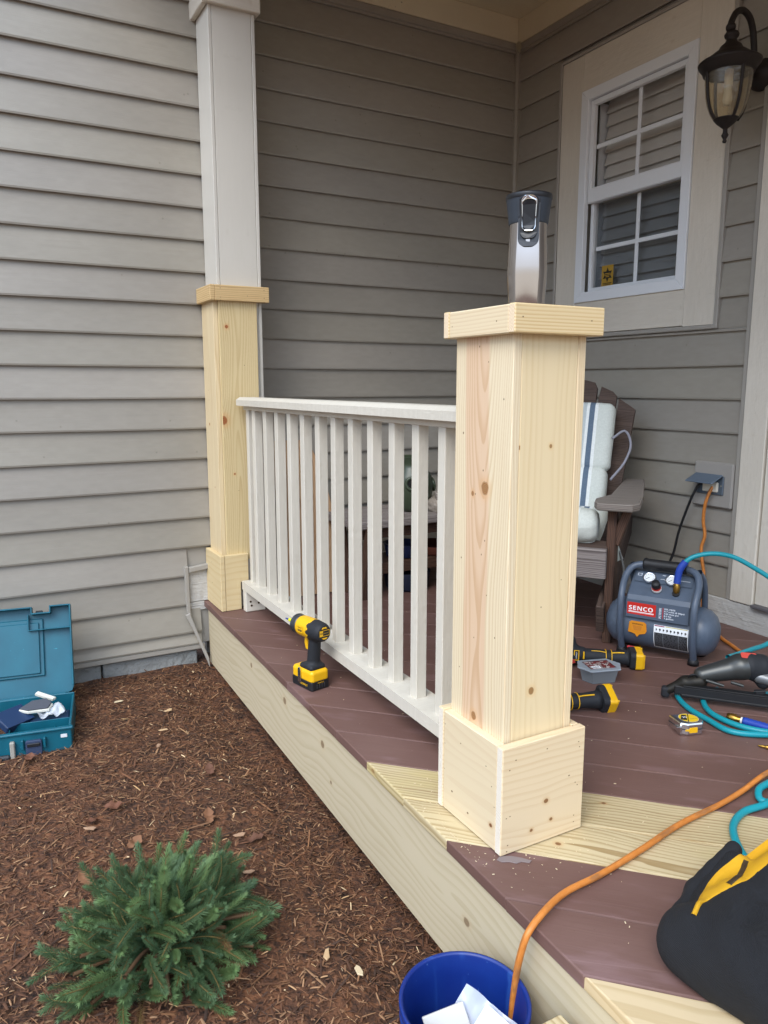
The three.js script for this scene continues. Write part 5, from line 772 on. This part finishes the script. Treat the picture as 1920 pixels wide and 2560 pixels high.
// ---------------------------------------------------------------- bucket with scraps
{
  const b = thing('bucket', 'blue plastic bucket holding white scraps on the mulch', 'bucket', [0.672, -0.302, -0.93]);
  const bl = mat(0xffffff, 0.42, { map: tex(512, 256, 1, 1, (u, v) => { const d = (fbm(u * 12, v * 12, 4) - 0.5) * 14, s = vn(u * 130, v * 90) > 0.985 ? 70 : 0, g = sstep(0.66, 0.8, fbm(u * 20, v * 5 + 3, 3)) * 26; return [14 + d * 0.4 + s + g * 0.8, 44 + d + s + g, 118 + d + s * 0.6 + g * 0.8]; }, { mirror: true }) });
  part('shell', lathe([[0, 0], [0.086, 0], [0.09, 0.006], [0.104, 0.165], [0.109, 0.168], [0.109, 0.19], [0.1125, 0.194], [0.1125, 0.203], [0.109, 0.204], [0.1045, 0.2], [0.1005, 0.16], [0.0875, 0.012], [0, 0.01]], 64), bl, b);
  part('rim_band', lathe([[0.1085, 0.172], [0.1115, 0.173], [0.1115, 0.178], [0.1085, 0.179]], 64), bl, b);
  single('tile_scrap', cbox(0.075, 0.10, 0.006, { c: 0.001 }), mat(0xcfcdc6, 0.5), 'white board scrap standing up in the blue bucket', 'scrap', [0.648, -0.168, -0.93], [-0.45, -0.45, 0.12]);
  single('plastic_scrap', (() => { const g = new THREE.PlaneGeometry(0.13, 0.13, 14, 14), p = g.attributes.position; for (let i = 0; i < p.count; i++) { const f = fbm(p.getX(i) * 22 + 2, p.getY(i) * 22, 3) - 0.5; p.setZ(i, f * 0.05 + Math.abs(p.getX(i)) * 0.25); } g.computeVertexNormals(); return g; })(), phys(0xe2e8f2, 0.25, { transmission: 0.45, thickness: 0, side: THREE.DoubleSide }), 'crumpled clear plastic film in the blue bucket', 'film', [0.675, -0.165, -0.895], [-1.0, -0.3, 0.5]);
  single('paper_scrap', cbox(0.085, 0.08, 0.0015, { c: 0.0003 }), mat(0xe3e7ee, 0.7), 'bright white sheet of scrap paper in the blue bucket', 'paper', [0.69, -0.15, -0.875], [-0.9, -0.5, 0.5]);
}
// ---------------------------------------------------------------- tool bag at the deck corner
{
  const cloth = mat(0xffffff, 0.9, { bumpMap: tex(256, 256, 0.12, 0.12, (u, v) => 127 + 60 * Math.sin(u * 2600) * Math.sin(v * 2600) + 90 * (fbm(u * 60, v * 60, 3) - 0.5), { srgb: false }), bumpScale: 0.003, map: tex(256, 256, 0.2, 0.2, (u, v) => { const w = (Math.sin(u * 3400) * Math.sin(v * 3400)) * 5, d = (fbm(u * 30, v * 30, 4) - 0.5) * 12; return [19 + d * 0.6 + w * 0.7, 20 + d * 0.6 + w * 0.7, 24 + d * 0.6 + w * 0.7]; }) });
  const g = thing('tool_bag', 'black and yellow soft tool bag slumped on the front of the deck', 'tool bag', [0, 0, 0]);
  const sdf = (x, y, z) => {
    const p = [x, y, z]; let d = rbox(p, [1.17, 0.054, -0.60], [0.235, 0.056, 0.14], 0.05);
    d = smin(d, cap3(p, [0.955, 0.042, -0.722], [1.0, 0.045, -0.55], 0.042, 0.046), 0.06);
    d = smin(d, cap3(p, [1.04, 0.062, -0.70], [1.32, 0.122, -0.69], 0.043, 0.055), 0.05);
    d = smin(d, cap3(p, [0.985, 0.04, -0.745], [1.14, 0.085, -0.77], 0.022, 0.028), 0.012);
    d = Math.max(d, -cap3(p, [1.075, 0.135, -0.655], [1.35, 0.17, -0.635], 0.026, 0.038));
    return Math.max(d + 0.013 * (fbm(x * 12 + 5, z * 12 + y * 14, 3) - 0.5) + 0.0035 * Math.sin((x * 0.6 + z * 1.2 - y) * 70 + 9 * fbm(x * 7, z * 7 + y * 5, 2)) * sstep(0.45, 0.7, fbm(x * 6 + 2, z * 6 + y * 4, 2)), 0.0015 - y);
  };
  part('bag_body', blob(sdf, [0.85, -0.02, -0.84], [1.45, 0.26, -0.42], 0.0062), cloth, g);
  const up = V(-0.42, 0.84, 0.34).normalize();
  const onto = (x, y, z, lift) => { const p = V(x, y, z).addScaledVector(up, 0.07); for (let i = 0; i < 160 && sdf(p.x, p.y, p.z) > lift; i++) p.addScaledVector(up, -0.001); return p; };
  const strip = (pts, w, lift) => { const pos = [], uv = [], idx = [], n = 60, m = 6, cv = new THREE.CatmullRomCurve3(pts.map((p) => V(p[0], p[1], p[2]))); for (let i = 0; i <= n; i++) { const t = i / n, c = cv.getPoint(t), sd = V().crossVectors(cv.getTangent(t), up).normalize(), hw = w(t); for (let k = 0; k <= m; k++) { const s = k / m * 2 - 1, q = onto(c.x + sd.x * s * hw, c.y + sd.y * s * hw, c.z + sd.z * s * hw, Math.abs(s) > 0.99 ? lift * 0.2 : lift); pos.push(q.x, q.y, q.z); uv.push(t * 0.4, s * hw); } } for (let i = 0; i < n; i++) for (let k = 0; k < m; k++) { const a = i * (m + 1) + k, b = a + m + 1; idx.push(a, a + 1, b, a + 1, b + 1, b); } const q = new THREE.BufferGeometry(); q.setAttribute('position', new THREE.Float32BufferAttribute(pos, 3)); q.setAttribute('uv', new THREE.Float32BufferAttribute(uv, 2)); q.setIndex(idx); q.computeVertexNormals(); return q; };
  const yl = mat(0xd9a312, 0.7, { side: THREE.DoubleSide, bumpMap: cloth.bumpMap, bumpScale: 0.002 });
  part('yellow_panel', strip([[0.962, 0.09, -0.715], [0.995, 0.108, -0.726], [1.04, 0.13, -0.728], [1.10, 0.15, -0.725], [1.18, 0.17, -0.725], [1.30, 0.19, -0.73]], (t) => 0.004 + 0.02 * sstep(0.1, 0.55, t), 0.0028), yl, g);
  part('brown_patch', strip([[1.045, 0.132, -0.715], [1.07, 0.14, -0.716], [1.095, 0.148, -0.724], [1.12, 0.155, -0.734]], () => 0.0055, 0.0045), mat(0x3a2c18, 0.7, { side: THREE.DoubleSide }), g);
  part('side_flap', blob((x, y, z) => smin(cap3([x, y, z], [0.985, 0.036, -0.768], [1.06, 0.06, -0.785], 0.016, 0.018), cap3([x, y, z], [1.06, 0.06, -0.785], [1.16, 0.105, -0.79], 0.018, 0.015), 0.01) + 0.006 * (fbm(x * 40, z * 40 + y * 30, 2) - 0.5), [0.94, 0.0, -0.84], [1.2, 0.17, -0.74], 0.005), mat(0x121317, 0.9), g);
  part('front_tab', strip([[0.985, 0.085, -0.56], [1.0, 0.085, -0.548], [1.015, 0.085, -0.536]], () => 0.006, 0.003), mat(0x9a7a2a, 0.8, { side: THREE.DoubleSide }), g);
  part('yellow_label', strip([[1.13, 0.14, -0.60], [1.15, 0.14, -0.57], [1.17, 0.14, -0.54]], () => 0.012, 0.003), yl, g);
}

// old cobweb hanging in the porch corner
{
  const q = rng(17), l = []; for (let i = 0; i < 26; i++) { const a = q() * 6.28, r = 0.006 + 0.016 * q(), y = -0.085 * q() * q(); l.push(tube([[(q() - 0.5) * 0.02, 0.01, (q() - 0.5) * 0.02], [Math.cos(a) * r, y * 0.4, Math.sin(a) * r], [Math.cos(a) * r * 0.5, y, Math.sin(a) * r * 0.6], [(q() - 0.5) * 0.02, y - 0.015 * q(), (q() - 0.5) * 0.02]], 0.0012, 10, 4)); }
  single('cobweb', merge(l), mat(0xb5aa90, 0.95), 'dusty cobweb hanging in the corner under the porch ceiling', 'cobweb', [XC - 0.045, 2.6, ZB + 0.055]);
}

// ---------------------------------------------------------------- spruce shrub
{
  const needleMats = [0x566f48, 0x66804e, 0x4a6440].map((c) => mat(c, 0.6, { side: THREE.DoubleSide })), stemMat = mat(0x7c6a3c, 0.7);
  const kinds = [], brownNeedles = mat(0x7a5c38, 0.8, { side: THREE.DoubleSide });
  for (let v = 0; v < 6; v++) {
    const q = rng(400 + v), L = 0.085 + 0.013 * v, droop = 0.02 + q() * 0.03, side = (q() - 0.5) * 0.03, C = (t) => V(side * t * t, t * L - droop * 0.3 * t * t, droop * t * t), pos = [], idx = [];
    const stem = new THREE.TubeGeometry(new THREE.CatmullRomCurve3([0, 0.33, 0.66, 1].map(C)), 8, 0.0012, 5);
    const N = 270;
    for (let i = 0; i < N; i++) {
      const t = 0.08 + 0.93 * i / N, c = C(Math.min(t, 1)), tg = C(Math.min(t + 0.02, 1.02)).sub(C(Math.min(t, 1))).normalize(), a = i * 2.39996 + q() * 0.6;
      const u = V(1, 0, 0).cross(tg).normalize(), w = V().crossVectors(tg, u), out = u.multiplyScalar(Math.cos(a)).add(w.multiplyScalar(Math.sin(a))), lean = mix(0.75, 1.7, sstep(0.85, 1, t));
      const dir = out.clone().addScaledVector(tg, lean).normalize(), len = (0.0120 + 0.004 * q()) * (t > 0.95 ? 0.8 : 1), s = V().crossVectors(dir, tg).normalize().multiplyScalar(0.0010), m = c.clone().addScaledVector(dir, len * 0.45), e = c.clone().addScaledVector(dir, len), k = pos.length / 3;
      for (const p of [c, m.clone().add(s), e, m.clone().sub(s), m.clone().addScaledVector(out, 0.0007)]) pos.push(p.x, p.y, p.z);
      idx.push(k, k + 1, k + 4, k + 1, k + 2, k + 4, k + 2, k + 3, k + 4, k + 3, k, k + 4);
    }
    const g = new THREE.BufferGeometry(); g.setAttribute('position', new THREE.Float32BufferAttribute(pos, 3)); g.setAttribute('uv', new THREE.Float32BufferAttribute(new Float32Array(pos.length / 3 * 2), 2)); g.setIndex(idx); const gn = g.toNonIndexed(); gn.computeVertexNormals();
    kinds.push([gn, stem, L]);
  }
  const c0 = [0.292, GY, -1.53], sh = thing('spruce_shrub', 'low spreading green spruce shrub growing in the mulch', 'shrub', c0);
  part('trunk', tube([[0, -0.03, 0], [0.004, 0.03, 0.002], [-0.004, 0.09, 0]], 0.012, 10, 8), mat(0x4a3828, 0.9), sh);
  const q = rng(77), N = 270, UP = V(0, 1, 0);
  for (let i = 0; i < N; i++) {
    const az = i * 2.39996 + q() * 0.5, f = (i + 0.5) / N, el = Math.asin(sat(1 - f * 0.97)) * 0.98, far = 0.78 + 0.34 * q(), rx = 0.222 * far, ry = 0.185 * far;
    const end = V(Math.cos(az) * Math.cos(el) * rx * 1.03, Math.sin(el) * ry + 0.02, Math.sin(az) * Math.cos(el) * rx), k = kinds[Math.floor(q() * 6)];
    const dir = V(Math.cos(az) * (0.35 + Math.cos(el)), 0.30 + Math.sin(el) * 0.55 + (q() - 0.5) * 0.4, Math.sin(az) * (0.35 + Math.cos(el))).add(V((q() - 0.5) * 0.9, 0, (q() - 0.5) * 0.9)).normalize();
    const b = sub('branch', sh), start = end.clone().addScaledVector(dir, -k[2]); b.position.copy(start); b.quaternion.setFromUnitVectors(UP, dir); b.rotateY(q() * 6.28); const s = 0.75 + q() * 0.6; b.scale.set(s, s, s);
    part('needles', k[0], q() < 0.01 ? brownNeedles : needleMats[Math.floor(q() * 3)], b); part('stem', k[1], stemMat, b);
  }
  for (let i = 0; i < 26; i++) { const az = i * 2.4 + q(), r = 0.15 + q() * 0.06, y = 0.03 + q() * 0.08; part('limb', tube([[0, 0.02, 0], [Math.cos(az) * r * 0.5, y * 0.8, Math.sin(az) * r * 0.5], [Math.cos(az) * r, y, Math.sin(az) * r]], 0.0042, 8, 6), mat(0x5a4026, 0.85), sh); }
}
// ---------------------------------------------------------------- shredded bark mulch
{
  const pos = [], idx = [], n = 4; for (let i = 0; i <= n; i++) { const t = i / n - 0.5, w = 0.5 * (1 - 1.6 * t * t), y = 0.35 * (1 - 4 * t * t); pos.push(t, y, -w * 0.5, t, y + 0.25, 0, t, y, w * 0.5); }
  for (let i = 0; i < n; i++) for (let k = 0; k < 2; k++) { const a = i * 3 + k, b = a + 3; idx.push(a, a + 1, b, a + 1, b + 1, b); }
  const g = new THREE.BufferGeometry(); g.setAttribute('position', new THREE.Float32BufferAttribute(pos, 3)); g.setIndex(idx); const gg = g.toNonIndexed(); gg.computeVertexNormals();
  gg.setAttribute('uv', new THREE.Float32BufferAttribute(new Float32Array(gg.attributes.position.count * 2), 2));
  const N = 46000, im = new THREE.InstancedMesh(gg, mat(0xffffff, 0.9, { side: THREE.DoubleSide }), N), q = rng(2024), M = new THREE.Matrix4(), Q = new THREE.Quaternion(), E = new THREE.Euler(), c = new THREE.Color();
  const pal = [0x523523, 0x64422b, 0x704d32, 0x462e20, 0x79573c, 0x5a3b28, 0x866548, 0x3b291e];
  for (let i = 0; i < N; i++) {
    const near = q() < 0.75, z = near ? -3.19 + 2.75 * q() : -3.19 + 4.2 * q(), x = near ? -0.75 + 1.62 * Math.pow(q(), 0.9) : -2.2 + 3.05 * q(), big = q(), len = big < 0.62 ? 0.007 + 0.014 * q() : big > 0.97 ? 0.035 + q() * 0.05 : 0.012 + 0.034 * q() * q() + 0.006, wd = big < 0.62 ? 0.004 + 0.006 * q() : big > 0.97 ? 0.005 + q() * 0.008 : 0.0028 + 0.0052 * q() * q();
    if (x > EDGE(z) + 0.05) { M.makeScale(0, 0, 0); im.setMatrixAt(i, M); im.setColorAt(i, c.setHex(pal[0])); continue; }
    E.set((q() - 0.5) * 0.7, q() * 6.283, (q() - 0.5) * 0.8); Q.setFromEuler(E);
    M.compose(V(x, groundY(x, z) + 0.001 + 0.011 * q() * q(), z), Q, V(len, Math.min(wd * 0.6, 0.0025), wd)); im.setMatrixAt(i, M);
    c.setHex(pal[Math.floor(Math.pow(q(), 1.1) * pal.length)]); if (q() > 0.982) c.setHex([0xb89468, 0xa98560, 0xc4aa84][Math.floor(q() * 3)]); c.multiplyScalar(0.85 + 0.65 * q()); im.setColorAt(i, c);
  }
  im.name = 'mulch'; im.userData = { label: 'shredded brown bark mulch covering the garden bed', category: 'mulch', kind: 'stuff' }; im.castShadow = im.receiveShadow = true; scene.add(im);
}
// larger pale chips and dry leaves
{
  const q = rng(61), chipMats = [0xc0a078, 0xa8866a, 0xd0bc98].map((c) => mat(c, 0.85)), leafMats = [0x6e4632, 0x80583c, 0x62402e].map((c) => mat(c, 0.8, { side: THREE.DoubleSide }));
  const chip = [0, 1, 2].map((v) => { const r = rng(v + 3); return extr([[-0.5, -0.1 - r() * 0.1], [-0.2, -0.25], [0.3, -0.2 * r()], [0.5, 0.05], [0.25, 0.22], [-0.35, 0.15]].map(([x, y]) => [x * 0.034, y * 0.034]), 0.004, 0.001, 1); });
  const leaf = [0, 1].map((v) => { const g = new THREE.PlaneGeometry(0.05, 0.032, 8, 6), p = g.attributes.position; for (let i = 0; i < p.count; i++) { const t = p.getX(i) / 0.025, w = Math.sqrt(Math.max(0.02, 1 - t * t)) * (0.9 + 0.25 * Math.sin(t * 9 + v)); p.setY(i, p.getY(i) * w); p.setZ(i, 0.007 * t * t + 0.35 * Math.abs(p.getY(i)) + 0.004 * Math.sin(t * 5 + v)); } g.computeVertexNormals(); return g; });
  const at = (x, z, up) => [x, groundY(x, z) + up, z];
  const spots = []; while (spots.length < 22) { const z = -3.0 + q() * 2.3, x = -0.35 + q() * 1.1; if (x < EDGE(z) - 0.1 && Math.hypot(x - 0.285, z + 1.53) > 0.3 && Math.hypot(x - 0.67, z + 0.93) > 0.15 && !(x < 0.3 && z < -2.55)) spots.push([x, z]); }
  spots.forEach(([x, z], i) => single('wood_chip', chip[i % 3], chipMats[i % 3], 'pale wood chip lying on the dark mulch', 'wood chip', at(x, z, 0.012), [-PI / 2 + (q() - 0.5) * 0.6, (q() - 0.5) * 0.4, q() * 6.28], 'pale chips scattered on the mulch'));
  const ls = []; while (ls.length < 12) { const z = -2.6 + q() * 2.0, x = -0.3 + q() * 1.0; if (x < EDGE(z) - 0.1 && Math.hypot(x - 0.285, z + 1.53) > 0.27 && Math.hypot(x - 0.67, z + 0.93) > 0.15) ls.push([x, z]); }
  ls.forEach(([x, z], i) => single('dry_leaf', leaf[i % 2], leafMats[i % 3], 'curled reddish brown dry leaf on the mulch', 'leaf', at(x, z, 0.014), [-PI / 2 + (q() - 0.5) * 0.7, (q() - 0.5) * 0.6, q() * 6.28], 'dry leaves on the mulch'));
}

// sawdust and splinters left on the deck round the new post
{
  const N = 420, g = cbox(1, 0.35, 0.6, { c: 0.05 }), im = new THREE.InstancedMesh(g, mat(0xd9c8a4, 0.9), N), q = rng(515), M = new THREE.Matrix4(), Q = new THREE.Quaternion(), E = new THREE.Euler();
  for (let i = 0; i < N; i++) {
    const near = q() < 0.6, a = q() * 6.28, r = near ? 0.14 + 0.2 * q() * q() : 0; let x = near ? 0.98 + Math.cos(a) * r : 0.9 + 1.3 * q(), z = near ? -1.21 + Math.sin(a) * r : -2.9 + 2.1 * q();
    if (x < EDGE(z) + 0.01) x = EDGE(z) + 0.02; if (x > 0.872 && x < 1.092 && z > -1.33 && z < -1.096) z = -1.34 - 0.1 * q();
    const s = 0.0008 + 0.0028 * q() * q(); E.set(0, q() * 6.28, 0); Q.setFromEuler(E); M.compose(V(x, 0.0012, z), Q, V(s * 1.6, s * 0.8, s)); im.setMatrixAt(i, M);
  }
  im.name = 'sawdust'; im.userData = { label: 'pale sawdust specks scattered over the deck boards', category: 'sawdust', kind: 'stuff' }; im.castShadow = im.receiveShadow = true; scene.add(im);
}

renderer.render(scene, camera);
